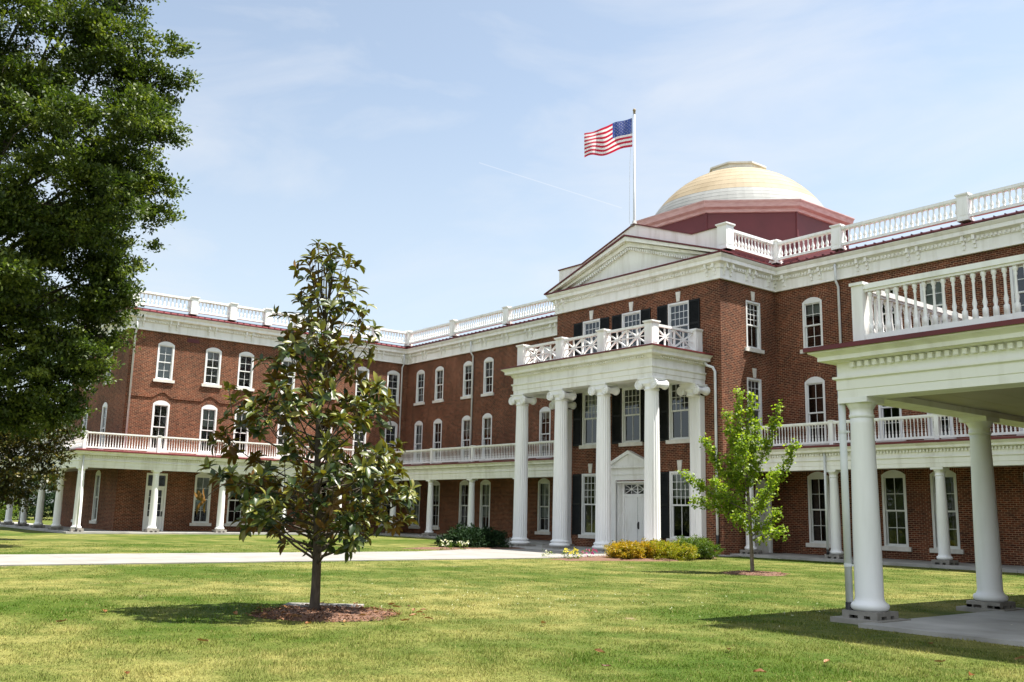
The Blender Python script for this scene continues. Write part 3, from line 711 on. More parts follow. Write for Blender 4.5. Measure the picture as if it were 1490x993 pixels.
# --- portico ---------------------------------------------------------------
ZPT = 7.39; PB = .14
def ionic():
    m = MB(); m.smooth = False; h = ZPT-PB; hc = .52
    r0, r1 = .345, .295; prof = [(r0,.30)]
    for i in range(1, 9): t = i/8; prof.append((r0-(r0-r1)*t**1.7, .30+(h-hc-.30)*t))
    m.lathe(prof, 0, 0, 40, 1, .06, cap=False); shaft = None
    m.smooth = True
    m.lathe([(r0*1.30,0),(r0*1.40,.04),(r0*1.40,.09),(r0*1.28,.125),(r0*1.14,.14),(r0*1.12,.17),(r0*1.22,.19),(r0*1.24,.23),(r0*1.12,.265),(r0*1.03,.28),(r0,.32)], 0, 0, 32)
    shaft = m.mesh('portico_column', 'colw')
    c = MB(); c.smooth = True; z = h-hc
    c.lathe([(r1*1.0,z-.03),(r1*1.1,z),(r1*1.1,z+.05),(r1*1.02,z+.06),(r1*1.02,z+.16),(r1*1.25,z+.22),(r1*1.42,z+.30)], 0, 0, 28)
    c.smooth = False; c.box(-.43, .43, -.36, .36, z+.40, z+.47); c.box(-.47, .47, -.40, .40, z+.47, h)
    for sx in (-1, 1):
        cx, cz, rr = sx*.44, z+.215, .195
        # bolster: a scroll running front to back, waisted in the middle
        pr = [(-.36,rr),(-.30,rr*1.0),(-.26,rr*.86),(-.12,rr*.72),(0,rr*.66),(.12,rr*.72),(.26,rr*.86),(.30,rr),(.36,rr)]
        seg = 20; vs = [(cx+r_*math.cos(2*math.pi*k/seg), y_, cz+r_*math.sin(2*math.pi*k/seg)) for y_, r_ in pr for k in range(seg)]
        fs = [(i*seg+k, i*seg+(k+1)%seg, (i+1)*seg+(k+1)%seg, (i+1)*seg+k) for i in range(len(pr)-1) for k in range(seg)]
        fs += [tuple(range(seg)), tuple((len(pr)-1)*seg+k for k in range(seg))]
        c.smooth = True; c.add(vs, fs); c.smooth = False
        for sy in (-1, 1):      # raised spiral on both faces
            pts = []
            for k in range(46):
                t = k/45; a = math.pi/2 + sx*(-1)*t*2*math.pi*2.1; q = rr*(.95*(1-t)**.9+.10); pts.append((cx+q*math.cos(a), sy*.365, cz+q*math.sin(a)))
            c.tube(pts, .024, 5); 
    for sy in (-1, 1): c.box(-.44, .44, sy*.33-.03, sy*.33+.03, z+.27, z+.41)
    return shaft, c.mesh('capital', 'colw')
PS, PCAP = ionic()
m = MB(); m.box(-.56, .56, -.56, .56, .0, PB); PPL = m.mesh('plinth', 'plinth')
for x in PCX:
    o = put('portico_column', PS, BLD, T(x, YP, PB)); put('capital', PCAP, o, T(x, YP, PB)); put('plinth', PPL, o, T(x, YP))
m = MB(); m.box(-.30, .30, -.16, .16, .28, 6.75)        # engaged pilasters against the wall
for k in range(6): m.box(-.265+k*.093, -.205+k*.093, -.18, -.16, .4, 6.65)
m.box(-.37, .37, -.22, .16, 0, .14); m.box(-.34, .34, -.2, .16, .14, .28); PIL = m.mesh('pilaster', 'colw')
for x in (PCX[0], PCX[3]):
    o = put('pilaster', PIL, BLD, T(x, YC-.165, PB)); put('capital', PCAP, o, T(x, YC-.40, PB)); put('plinth', PPL, o, T(x, YC-.57))
PA = [(PCX[0],YC),(PCX[0],YP),(PCX[3],YP),(PCX[3],YC)]
z = ZPT; m = MB()
m.sweep(PA, [(-.33,z),(.33,z),(.33,z+.20),(.36,z+.21),(.36,z+.42),(.42,z+.46),(.42,z+.52),(.34,z+.53),(.34,z+.82),(.40,z+.86),(.44,z+.96),(.50,z+.98),(.62,z+1.0),(.66,z+1.0),(.66,z+1.12),(.72,z+1.17),(.80,z+1.23),(.80,z+1.26),(-.33,z+1.26)])
m.along(PA, .14, .075, .42, .49, z+.87, z+.955, .0)
m.build('portico_entablature', 'cream', BLD)
m = MB(); zq = z+1.262
m.sweep(PA, [(.85,zq),(.85,zq+.06),(.1,zq+.14),(-1.4,zq+.2),(-1.4,zq)]); m.box(PCX[0]+1.2, PCX[3]-1.2, YP+1.2, YC, zq+.01, zq+.19); m.build('portico_roof', 'red', BLD)
m = MB(); m.box(PCX[0]+.33, PCX[3]-.33, YP+.33, YC, z+.3, z+.36); m.build('portico_ceiling', 'cream', BLD)
def star_section(a, b, npan):
    a = Vector(a); b = Vector(b); L = (b-a).length; d = (b-a)/L; a = a+d*.23; L -= .46; za, zb_ = zq+.20, zq+1.10; m = MB()
    def P3(u, zz): q = a+d*u; return (q.x, q.y, zz)
    nn = (-d.y, d.x, 0)
    m.bar(P3(0,za), P3(L,za), .14, .12); m.bar(P3(0,zb_), P3(L,zb_), .16, .11)
    for k in range(npan):
        u0, u1 = L*k/npan, L*(k+1)/npan; uc = (u0+u1)/2; zc = (za+zb_)/2; lo, hi = za+.06, zb_-.055
        m.bar(P3(u0,lo), P3(u1,hi), .062, .075, nn); m.bar(P3(u0,hi), P3(u1,lo), .056, .073, nn); m.bar(P3(uc,lo), P3(uc,hi), .05, .07, nn); m.bar(P3(u0,zc), P3(u1,zc), .046, .07, nn)
        if k: m.bar(P3(u0,lo), P3(u0,hi), .068, .09, nn)
    return m.build('portico_balustrade', 'white', BLD)
PPM = post_mesh(.44, 1.17)
for i in range(3):
    o = star_section((PCX[i],YP), (PCX[i+1],YP), 2); put('post', PPM, o, T(PCX[i], YP, zq+.07))
    if i == 2: put('post', PPM, o, T(PCX[3], YP, zq+.07))
for x in (PCX[0], PCX[3]):
    o = star_section((x,YP), (x,YC-.2), 2); put('post', PPM, o, T(x, YC-.22, zq+.07))

# --- shutters, doors, lanterns ----------------------------------------
def shutter_mesh(w, h):
    m = MB(); m.box(0, .06, -.05, 0, 0, h); m.box(w-.06, w, -.05, 0, 0, h)
    for a, b in ((0,.1),(h*.5-.05,h*.5+.05),(h-.09,h)): m.box(.06, w-.06, -.05, 0, a, b)
    m.box(.06, w-.06, -.012, -.004, .1, h-.09); k = int(h/.075)
    for i in range(k):
        zz = .1+(h-.2)*(i+.5)/k; m.quad((.06,-.045,zz-.03),(w-.06,-.045,zz-.03),(w-.06,-.012,zz+.03),(.06,-.012,zz+.03))
    return m.mesh('shutter', 'shutter', fix=False)
for z0, wn_, hh in ((9.17, 1.30, 2.2), (5.0, 1.26, 2.72), (.62, 1.26, 2.98)):
    sm = shutter_mesh(.62, hh)
    for x in BX:
        if x == XMID and z0 < 2: continue
        put('shutter', sm, BLD, T(x-wn_/2-.64, YC-.012, z0)); put('shutter', sm, BLD, T(x+wn_/2+.02, YC-.012, z0))
m = MB(); dx = XMID      # entrance surround
for sx in (-1, 1): m.box(dx+sx*1.14-.16, dx+sx*1.14+.16, YC-.10, YC+.02, .05, 3.25); m.box(dx+sx*1.14-.19, dx+sx*1.14+.19, YC-.13, YC+.02, .05, .3); m.box(dx+sx*1.14-.19, dx+sx*1.14+.19, YC-.13, YC+.02, 3.12, 3.25)
m.box(dx-1.32, dx+1.32, YC-.11, YC+.02, 3.25, 3.5); m.box(dx-1.36, dx+1.36, YC-.15, YC+.02, 3.5, 3.56); m.box(dx-1.32, dx+1.32, YC-.115, YC+.02, 3.56, 3.82); m.box(dx-1.46, dx+1.46, YC-.26, YC+.02, 3.82, 3.93)
m.prism_xz([(dx-1.46,3.93),(dx+1.46,3.93),(dx,4.56)], YC-.14, YC+.02)
for sx in (-1, 1): m.prism_xz([(dx+sx*1.50,3.93),(dx+sx*1.50,3.99),(dx,4.64),(dx,4.50),(dx+sx*1.15,3.98),(dx+sx*1.1,3.93)], YC-.28, YC-.0)
for sx in (-1, 1): 
    m.box(min(dx+sx*.98,dx+sx*1.0), max(dx+sx*.98,dx+sx*1.0), YC-.02, YC+.5, .05, 3.2)
    for zz in (.4, 1.1, 1.8, 2.5): m.box(min(dx+sx*.965,dx+sx*.98), max(dx+sx*.965,dx+sx*.98), YC+.1, YC+.4, zz, zz+.5)
m.box(dx-.98, dx+.98, YC-.02, YC+.5, 3.14, 3.2)
m.box(dx-.98, dx-.86, YC+.38, YC+.5, .05, 3.14); m.box(dx+.86, dx+.98, YC+.38, YC+.5, .05, 3.14); m.box(dx-.86, dx+.86, YC+.38, YC+.5, 2.48, 2.62); m.box(dx-.86, dx+.86, YC+.38, YC+.5, 3.06, 3.14)
ent = m.build('entrance', 'white', BLD)
dl = MB(); dl.box(-.42, .42, 0, .05, 0, 2.42)
for (a, b, c, d_) in ((-.32,.32,.15,.62),(-.32,.32,.75,1.05),(-.32,.32,1.18,1.48),(-.32,.32,1.6,2.28)):
    dl.box(a, b, -.012, 0, c, c+.03); dl.box(a, b, -.012, 0, d_-.03, d_); dl.box(a, a+.03, -.012, 0, c+.03, d_-.03); dl.box(b-.03, b, -.012, 0, c+.03, d_-.03)
dm = dl.mesh('door_leaf', 'white')
for sx in (-1, 1):
    o = put('door_leaf', dm, ent, T(dx+sx*.432, YC+.42, .06))
m = MB(); m.box(dx+.0-.012, dx+.012, YC+.425, YC+.46, .06, 2.48); m.box(dx+.03, dx+.10, YC+.38, YC+.42, .98, 1.32); m.tube([(dx+.065,YC+.35,1.0),(dx+.065,YC+.33,1.08),(dx+.065,YC+.33,1.22),(dx+.065,YC+.36,1.3)], .014, 6); m.build('door_handle', 'blackiron', ent)
m = MB()
for k in range(2):
    a, b = dx-.82+k*.82, dx+k*.82; c = (a+b)/2; lo, hi = 2.64, 3.05; mid = (lo+hi)/2; yv = YC+.43
    m.bar((a,yv,lo),(b,yv,hi), .03,.03,(0,1,0)); m.bar((a,yv,hi),(b,yv,lo), .028,.032,(0,1,0)); m.bar((c,yv,lo),(c,yv,hi), .026,.028,(0,1,0)); m.bar((a,yv,mid),(b,yv,mid), .024,.026,(0,1,0))
m.bar((dx,yv,2.62),(dx,yv,3.06), .05,.04,(0,1,0)); m.build('transom_tracery', 'white', ent)
m = MB(); m.quad((dx-.86,YC+.45,2.62),(dx+.86,YC+.45,2.62),(dx+.86,YC+.45,3.06),(dx-.86,YC+.45,3.06)); m.build('transom_pane', 'glass', ent, fix=False)
for x in (-33.78, -30.75):
    m = MB(); m.box(x-.07, x+.07, YC-.03, YC, 5.55, 5.85); m.bar((x,YC-.03,5.8),(x,YC-.22,5.86), .03, .03); m.lathe([(.02,6.02),(.10,5.9),(.13,5.84),(.12,5.8),(.085,5.42),(.05,5.36)], x, YC-.22, 8); m.build('lantern', 'blackiron', BLD)
# door on the left wing
mw = F_lw.at(19.62); m = MB(); m.box(-.62,-.52,-.012,.16,.1,3.5); m.box(.52,.62,-.012,.16,.1,3.5); m.box(-.52,.52,-.012,.16,3.38,3.5); m.box(-.52,.52,0,.14,2.62,2.74)
m.box(-.025,.025,.03,.12,2.74,3.38)
dr_ = m.build('door', 'white', BLD, mw); m = MB(); m.box(-.51,-.38,.06,.11,.12,2.62); m.box(.38,.51,.06,.11,.12,2.62); m.box(-.38,.38,.06,.11,.12,.95); m.box(-.38,.38,.06,.11,2.5,2.62); m.box(-.014,.014,.07,.1,.95,2.5)
for zz in (1.3,1.7,2.1): m.box(-.38,.38,.072,.098,zz-.012,zz+.012)
m.build('door_leaf', 'white', dr_, mw)
m = MB(); m.quad((-.38,.09,.95),(.38,.09,.95),(.38,.09,2.5),(-.38,.09,2.5)); m.quad((-.52,.08,2.74),(.52,.08,2.74),(.52,.08,3.38),(-.52,.08,3.38)); m.build('pane', 'glass', dr_, mw, fix=False)
m = MB(); m.box(.41,.48,.02,.06,.95,1.25); m.build('door_handle', 'blackiron', dr_, mw)
# arched side door of the block
mw = F_bs.at(35.75); m = MB(); xs = np.linspace(-.575, .575, 15)
for a, b in zip(xs[:-1], xs[1:]): m.prism_xz([(a,.1),(b,.1),(b,2.8+arch(b,1.15,.5)),(a,2.8+arch(a,1.15,.5))], .10, .18)
for k, (a, b) in enumerate(zip(xs[:-1], xs[1:])): m.prism_xz([(a,2.68+arch(a,1.15,.5)),(b,2.68+arch(b,1.15,.5)),(b,2.8+arch(b,1.15,.5)),(a,2.8+arch(a,1.15,.5))], -.01, .10)
m.box(-.575,-.46,-.01,.10,.1,2.68); m.box(.46,.575,-.01,.10,.1,2.68); m.box(-.01,.01,.09,.1,.15,2.9)
o = m.build('door', 'white', BLD, mw); m = MB(); m.box(.06,.12,.05,.1,1.0,1.3); m.build('door_handle', 'blackiron', o, mw)

# --- downspouts ---------------------------------------------------------
def spout(pts, r=.05, foot=True):
    m = MB(); m.smooth = True; m.tube(pts, r, 8); p0 = Vector(pts[-1])
    o = m.build('downspout', 'pipe', BLD)
    if foot: q = MB(); q.smooth = True; q.tube([p0, p0-Vector((0,0,.62 if p0.z > .5 else .2))], r*1.15, 8); q.build('downspout_foot', 'blackiron', o)
    return o
spout([(-23.38,YM-.3,12.75),(-23.38,YM-.28,12.0),(-23.38,YM-.09,11.75),(-23.38,YM-.09,4.75)], .055, False)
spout([(-50.62,YM-.3,12.75),(-50.62,YM-.28,12.0),(-50.62,YM-.09,11.75),(-50.62,YM-.09,4.75)], .055, False)
spout([(XL+.28,36.45,12.75),(XL+.28,36.45,12.0),(XL+.09,36.45,11.8),(XL+.09,36.45,4.75)], .055, False)
spout([(XL+.28,17.55,12.75),(XL+.28,17.55,12.0),(XL+.09,17.55,11.8),(XL+.09,17.55,4.75)], .055, False)
spout([(-27.55,YC-.25,8.35),(-27.40,YC-.25,8.2),(-27.18,YC-.12,8.1),(-27.08,YC-.1,7.9),(-27.08,YC-.1,.85)], .06)
spout([(-22.42,YPO-.32,4.3),(-22.42,YPO-.32,.45)], .05)
spout([(XLP+.33,YLP-.05,4.3),(XLP+.33,YLP-.05,.3)], .045)
spout([(-68.0,YLP-.33,4.3),(-68.0,YLP-.33,.45)], .045)

# ================================================================== NEAR PORCH
PCH = thing('columned_porch', (XR, Y1, 0), 'near white columned porch with railed roof standing on the lawn edge in the foreground', 'porch')
NB, NT_ = .185, 3.50
NCM, NCC = col_mesh(NT_-NB, .215, .178); NPL = plinth_mesh(.30, .02, NB, .43)
for y in (Y1, 17.96, 21.9, 25.9, 29.9):
    o = put('porch_column', NCM, PCH, T(XR, y, NB)); put('capital', NCC, o, T(XR, y, NB)); put('plinth', NPL, o, T(XR, y))
for x in (-4.6, -.65, 3.3):
    o = put('porch_column', NCM, PCH, T(x, Y1, NB)); put('capital', NCC, o, T(x, Y1, NB)); put('plinth', NPL, o, T(x, Y1))
NP = [(XR,YPO+.6),(XR,Y1),(8,Y1)]
m = MB(); entab(m, NP, NT_, .80); m.build('entablature', 'cream', PCH)
m = MB(); nz = NT_+.754; proof(m, NP, nz, 2.65); m.build('roof', 'red', PCH)
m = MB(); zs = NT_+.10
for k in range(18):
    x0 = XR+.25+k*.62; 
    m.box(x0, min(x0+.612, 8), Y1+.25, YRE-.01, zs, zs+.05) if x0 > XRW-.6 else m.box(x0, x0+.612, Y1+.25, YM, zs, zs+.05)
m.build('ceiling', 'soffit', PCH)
NPM = rpost(1.06, .20)
def near_rail(a, b, **k): return rail_section(a, b, nz+.17, nz+1.10, .15, .042, PCH, 'railing', rail=(.11,.10,.16,.085), prof=slim_prof, ga=.10, gb=.10, single=True, **k)
o = near_rail((XR+.08,Y1-.02), (-4.6,Y1-.02)); put('post', NPM, o, T(XR+.08, Y1-.02, nz+.08)); put('post', NPM, o, T(-4.6, Y1-.02, nz+.08))
o = near_rail((XR+.08,Y1-.02), (XR+.08,17.96)); put('post', NPM, o, T(XR+.08, 17.96, nz+.08))
o = rail_section((XR+.08,17.96), (XR+.08,26), nz+.17, nz+1.10, .15, .042, PCH, 'railing', rail=(.11,.10,.16,.085), prof=slim_prof, ga=.1, gb=.1)
o = rail_section((-4.6,Y1-.02), (2,Y1-.02), nz+.17, nz+1.10, .15, .042, PCH, 'railing', rail=(.11,.10,.16,.085), prof=slim_prof, ga=.1, gb=.1)
m = MB(); m.smooth = True; m.tube([(XR-.25,Y1-.16,nz-.05),(XR-.25,Y1-.16,.30)], .058, 12); m.smooth = False
for zz in (.85, 2.95): m.box(XR-.32, XR-.14, Y1-.17, Y1-.13, zz, zz+.03); m.lathe([(.064,zz-.01),(.064,zz+.04)], XR-.25, Y1-.16, 12)
o = m.build('downspout', 'pipe', PCH); m = MB(); m.smooth = True; m.tube([(XR-.25,Y1-.16,.30),(XR-.25,Y1-.16,.05)], .064, 12); m.build('downspout_foot', 'blackiron', o)

# ================================================================== FLAGPOLE AND FLAG
FP = Vector((-32.42, 33.36, 15.9))
fp = thing('flagpole', FP, 'tall white flagpole rising behind the peak of the pediment', 'flagpole')
m = MB(); m.smooth = True; m.lathe([(.07,15.6),(.068,16.2),(.042,21.85)], FP.x, FP.y, 12); m.build('pole', 'steel', fp)
m = MB(); m.smooth = True; m.lathe([(.22,15.80),(.20,15.93),(.12,15.98),(.09,16.12)], FP.x, FP.y, 14); m.build('pole_collar', 'zinc', fp)
m = MB(); m.smooth = True; m.lathe([(.06,21.83),(.08,21.87),(.03,21.9),(.06,21.93),(.085,22.0),(.06,22.08),(.01,22.1)], FP.x, FP.y, 12); m.build('finial', 'gold', fp)
fd = Vector((-.74, -.67, 0)).normalized()
m = MB(); q0 = FP+fd*.11; m.tube([(q0.x,q0.y,21.75),(q0.x+fd.x*.12,q0.y+fd.y*.12,19),(q0.x+fd.x*.14,q0.y+fd.y*.14,16.0)], .008, 4); m.build('halyard', 'steel', fp)
MAT['fl_red'] = simple_mat('flag_red', (.50, .010, .045), (.46, .010, .04), 2, .7); MAT['fl_white'] = simple_mat('flag_white', (.80, .78, .78), (.76, .74, .74), 2, .7); MAT['fl_blue'] = simple_mat('flag_blue', (.045, .075, .28), (.04, .07, .26), 2, .7)
for k in ('fl_red', 'fl_white', 'fl_blue'):
    nt = MAT[k].node_tree; b = [x for x in nt.nodes if x.type == 'BSDF_PRINCIPLED'][0]; o_ = [x for x in nt.nodes if x.type == 'OUTPUT_MATERIAL'][0]
    tl = nt.nodes.new('ShaderNodeBsdfTranslucent'); tl.inputs[0].default_value = {'fl_red': (.55,.012,.05,1), 'fl_white': (.85,.82,.8,1), 'fl_blue': (.06,.1,.34,1)}[k]
    mx = nt.nodes.new('ShaderNodeMixShader'); mx.inputs[0].default_value = .4; nt.links.new(b.outputs[0], mx.inputs[1]); nt.links.new(tl.outputs[0], mx.inputs[2]); nt.links.new(mx.outputs[0], o_.inputs[0])
FH, FL = 1.55, 2.62
perp = Vector((-fd.y, fd.x, 0))
def flagpt(u, v, off=0):        # u along the fly 0..1, v up 0..1
    wv = .16*math.sin(u*9.2-v*1.8)*min(1, u*3)+.07*math.sin(u*17+v*3.1)*u
    s = u*FL*.93; dz = -.62*u**1.15+.05*math.sin(u*8+v*2.2)*u - (1-v)*.10*math.sin(u*math.pi)*0.6
    base = Vector((FP.x, FP.y, 21.60-FH))+fd*(.10+s)+perp*(wv+off)
    base.z += v*FH*(1-.10*u)+dz+(1-v)*.10*u; return base
m = MB(); NU, NV = 56, 26
m.smooth = True; vs = [flagpt(i/NU, j/NV) for j in range(NV+1) for i in range(NU+1)]
b0 = len(m.v); m.v += [tuple(q) for q in vs]
for j in range(NV):
    for i in range(NU):
        stripe = (NV-1-j)//2; canton = stripe < 7 and i < NU*.40
        m.f.append([j*(NU+1)+i, j*(NU+1)+i+1, (j+1)*(NU+1)+i+1, (j+1)*(NU+1)+i]); m.m.append(2 if canton else (0 if stripe % 2 == 0 else 1)); m.sm.append(True)
m.mi = 1; m.smooth = False
for rI in range(9):
    nst = 6 if rI % 2 == 0 else 5
    for k in range(nst):
        uc = (.4)*((k*2+1+(0 if nst == 6 else 1))/12); vc = 1-(7/13)*(rI+1)/10
        for off in (-.006, .006):
            c = flagpt(uc, vc, off); ring = [flagpt(uc+(.019 if q % 2 == 0 else .0075)*math.sin(q*math.pi/5)*FH/FL, vc+(.019 if q % 2 == 0 else .0075)*math.cos(q*math.pi/5), off) for q in range(10)]
            m.add([c]+ring, [(0, q+1, (q+1) % 10+1) for q in range(10)])
flag = m.build('flag', ['fl_red', 'fl_white', 'fl_blue'], None, fix=False); tag(flag, 'red white and blue stars and stripes flag blowing left from the flagpole', 'flag')

# ================================================================== TREES
def rand_dirs(n_):
    v = RNG.normal(size=(n_,3)); return unit(v)
SIDE = np.array([.621, .783, 0.]); DEPTH = np.array([-.783, .621, 0.]); UPV = np.array([0,0,1.])

# --- young magnolia in the foreground ---------------------------------
MG = np.array([-13.53, 7.01, 0.])
mg = thing('magnolia_tree', MG, 'young magnolia with glossy dark leaves and bronze undersides standing in a mulch ring', 'tree')
def mrad(z): return float(np.interp(z, [1.0,1.3,1.7,2.2,2.7,3.2,3.7,4.3,4.8,5.3,5.9], [1.05,1.40,1.56,1.60,1.52,1.28,1.05,.70,.58,.40,.12]))
tr = MB(); tr.smooth = True
def tx(z): return MG+np.array([.02*math.sin(z*1.7)-.05*z/5.5, .03*math.sin(z*1.2+1)-.065*z/5.5, z])
tr.tube([tuple(tx(z)-np.array([0,0,.05 if z == 0 else 0])) for z in (0,.12,.4,.9,1.6,2.4,3.2,4.0,4.7)], [.11,.083,.073,.070,.062,.052,.041,.030,.020], 10)
tips = []
br = MB(); br.smooth = True
rs = np.random.default_rng(5); nb = 88; ga = 2.39996
for i in range(nb):
    f = i/(nb-1); z0 = .72+4.1*f**1.12; a = i*ga+rs.normal()*.25
    zt_ = z0+.35+.55*rs.random()+(.25 if f > .6 else 0); rr = mrad(min(zt_,5.9))*(.68+.36*rs.random()); zt_ = min(zt_, 5.75)
    dirv = np.array([math.cos(a), math.sin(a), 0]); p0 = tx(z0); p3 = tx(zt_)+dirv*rr; p3[2] = zt_+(-.10 if f < .3 else .05)*rs.random()
    p1 = p0+dirv*rr*.35+UPV*(zt_-z0)*.25; p2 = p0+dirv*rr*.72+UPV*(zt_-z0)*.62
    r0 = .024*(1-f*.6); br.tube([tuple(q) for q in (p0,p1,p2,p3)], [r0, r0*.75, r0*.5, r0*.3], 6)
    tips.append((p3, unit(p3-p2)))
    for k in range(5 if f < .5 else (3 if f < .80 else 1)):
        t = .40+.55*rs.random(); q = p1*(1-t)+p2*t if t < .6 else p2*(1-(t-.6)/.4*.8)+p3*(t-.6)/.4*.8
        off = rs.normal(size=3)*np.array([.22,.22,.14])+dirv*.12+UPV*.14; e = q+off
        if np.linalg.norm((e-tx(e[2]))[:2]) > mrad(min(max(e[2], 1.0), 5.9))*1.04+.20: continue
        br.tube([tuple(q), tuple(q+off*.55+UPV*.02), tuple(e)], [r0*.4, r0*.34, r0*.25], 5); tips.append((e, unit(off)))
for k in range(8):     # leaders at the top
    a = k*2.4; e = tx(4.55)+np.array([math.cos(a)*.30*(k%3)/1.6, math.sin(a)*.30*(k%3)/1.6, .55+.75*rs.random()])
    e[2] = min(e[2], 5.82); br.tube([tuple(tx(4.45)), tuple((tx(4.55)+e)/2+np.array([math.cos(a),math.sin(a),0])*.06), tuple(e)], [.016,.012,.008], 5); tips.append((e, unit(e-tx(4.5))))
o = tr.build('trunk', 'darkbark', mg); br.build('branch', 'darkbark', mg)
P, D, N, LL = [], [], [], []
tips = [t_ for t_ in tips if np.linalg.norm((t_[0]-tx(t_[0][2]))[:2]) < mrad(min(max(t_[0][2], 1.0), 5.9))*1.04+.22]
for p_, d_ in tips:
    ax = unit(d_+UPV*.55); a1 = unit(np.cross(ax, rs.normal(size=3))); a2 = np.cross(ax, a1); nl = rs.integers(8, 14) if p_[2] < 4 else rs.integers(5, 9)
    for k in range(nl):
        th = 2.4*k+rs.normal()*.3; op = (.25+.40*rs.random()) if rs.random() < .25 else (.85+.75*rs.random()); rad = a1*math.cos(th)+a2*math.sin(th)
        dd = ax*math.cos(op)+rad*math.sin(op)+np.array([0,0,-.30*rs.random()*(op > .8)]); P.append(p_-ax*.10*rs.random()+rad*.012); D.append(dd)
        nn = ax*math.sin(op)-rad*math.cos(op)+UPV*.25+rs.normal(size=3)*.25; N.append(nn if nn @ ax > -.2 else -nn); LL.append(.135+.075*rs.random())
LL = np.array(LL)
leaves('foliage', np.array(P), np.array(D), np.array(N), LL, LL*.44, 'magnolia', mg, .22, True)

# --- young bright green tree by the portico -----------------------------
GK = np.array([-17.9, 23.27, 0.])
gk = thing('young_shade_tree', GK, 'slim young tree with bright green leaves along upswept branches beside the portico', 'tree')
tr = MB(); tr.smooth = True
def gp(dx_, h, dy_=0): return GK+SIDE*dx_+DEPTH*dy_+UPV*h
tr.tube([tuple(gp(*q)) for q in ((0,-.05),(0,.15),(-.02,.9),(-.06,2.0),(-.12,3.2),(-.20,4.3),(-.22,5.0))], [.075,.058,.052,.045,.034,.020,.008], 9)
tr.build('trunk', 'bark', gk)
arms = [((-.05,1.75),(-1.1,2.25),(-2.1,2.92),0), ((-.04,1.45),(-1.0,1.95),(-1.75,2.05),.5), ((-.08,2.2),(-.85,2.9),(-1.45,3.95),-.3), ((-.05,1.9),(.75,2.55),(1.45,3.85),.2), ((-.1,2.5),(.35,3.4),(.85,4.85),-.3),
        ((0,1.05),(.45,1.35),(.95,1.82),.4), ((0,.95),(.4,1.10),(.88,1.22),-.3), ((-.1,2.6),(-.4,3.6),(-.62,4.75),.3), ((-.15,3.3),(-.02,4.2),(.1,5.2),.1), ((-.12,3.0),(-.35,4.1),(-.33,5.25),-.2), ((-.05,1.6),(-.5,2.2),(-.9,2.7),.9), ((-.05,1.6),(.3,2.2),(.5,2.9),-.9), ((-.08,2.2),(-.3,3.0),(-.4,3.9),-.7),((-.08,2.2),(.1,3.0),(.2,3.9),.6), ((0,1.2),(-.35,1.5),(-.6,1.65),-.6), ((0,1.3),(.1,1.7),(.2,2.1),.8),
        ((-.05,1.4),(-.4,1.75),(-.75,2.1),.3), ((-.06,1.9),(-.45,2.6),(-.7,3.4),-.2), ((-.1,2.8),(.2,3.6),(.35,4.4),.3)]
br = MB(); br.smooth = True; P = []
for a, b, c, dy_ in arms:
    pa, pb, pc = gp(*a), gp(b[0], b[1], dy_*.6), gp(c[0], c[1], dy_); br.tube([tuple(pa), tuple(pb), tuple(pc)], [.024,.015,.006], 6)
    L = np.linalg.norm(pb-pa)+np.linalg.norm(pc-pb)
    for k in range(int(L*36)):
        t = .20+.80*rs.random(); q = pa*(1-t)**2+2*pb*t*(1-t)+pc*t*t if False else (pa*(1-t/.5)+pb*(t/.5) if t < .5 else pb*(1-(t-.5)/.5)+pc*((t-.5)/.5))
        cl = q+rs.normal(size=3)*.085*(1.25-.55*t); P.append(cl+rs.normal(size=(9,3))*.055)
br.build('branch', 'bark', gk)
P = np.concatenate(P); n_ = len(P); d_ = rand_dirs(n_)+np.array([0,0,-.2]); nn = rand_dirs(n_)*.8+UPV
leaves('foliage', P, d_, nn, .065+.035*RNG.random(n_), .06+.03*RNG.random(n_), 'ginkgo', gk, .08)

# --- leafy crowns made of blobs -> twigs -> leaves ---------------------------
def crown(blobs, twigs, per, spread, ll, wr, mat, parent, shell=.55, seed=3, name='foliage', flat=.75, lo=0):
    g_ = np.random.default_rng(seed); P, Dd, Nn, tone = [], [], [], []
    for (c, rad) in blobs:
        c = np.array(c, float); rad = np.array(rad if hasattr(rad, '__len__') else (rad,rad,rad*flat), float)
        nt_ = max(3, int(twigs*rad[0]*rad[1])); v = unit(g_.normal(size=(nt_,3))); rr = (shell**3+(1-shell**3)*g_.random(nt_))**(1/3)*(1+.16*g_.normal(size=nt_)); tp = c+v*rad*rr[:,None]
        out_ = unit(v/rad)
        for q, ov in zip(tp, out_):
            ax = unit(ov+np.array([0,0,.35])+g_.normal(size=3)*.45); k = max(4, int(per*(.6+.8*g_.random()))); st = g_.normal(size=(k,3))*spread*np.array([1,1,.48])+ax*g_.random((k,1))*spread*1.6
            P.append(q+st); Dd.append(ax*.7+g_.normal(size=(k,3))*.65); Nn.append(g_.normal(size=(k,3))*.6+np.array([0,0,1.])); tone.append(np.clip(g_.random()*.6+g_.random(k)*.5-.05, 0, 1))
    P = np.concatenate(P); Dd = np.concatenate(Dd); Nn = np.concatenate(Nn); tone = np.concatenate(tone); L = ll*(.7+.6*g_.random(len(P)))
    return leaves(name, P, Dd, Nn, L, L*wr, mat, parent, .08, tone=tone)

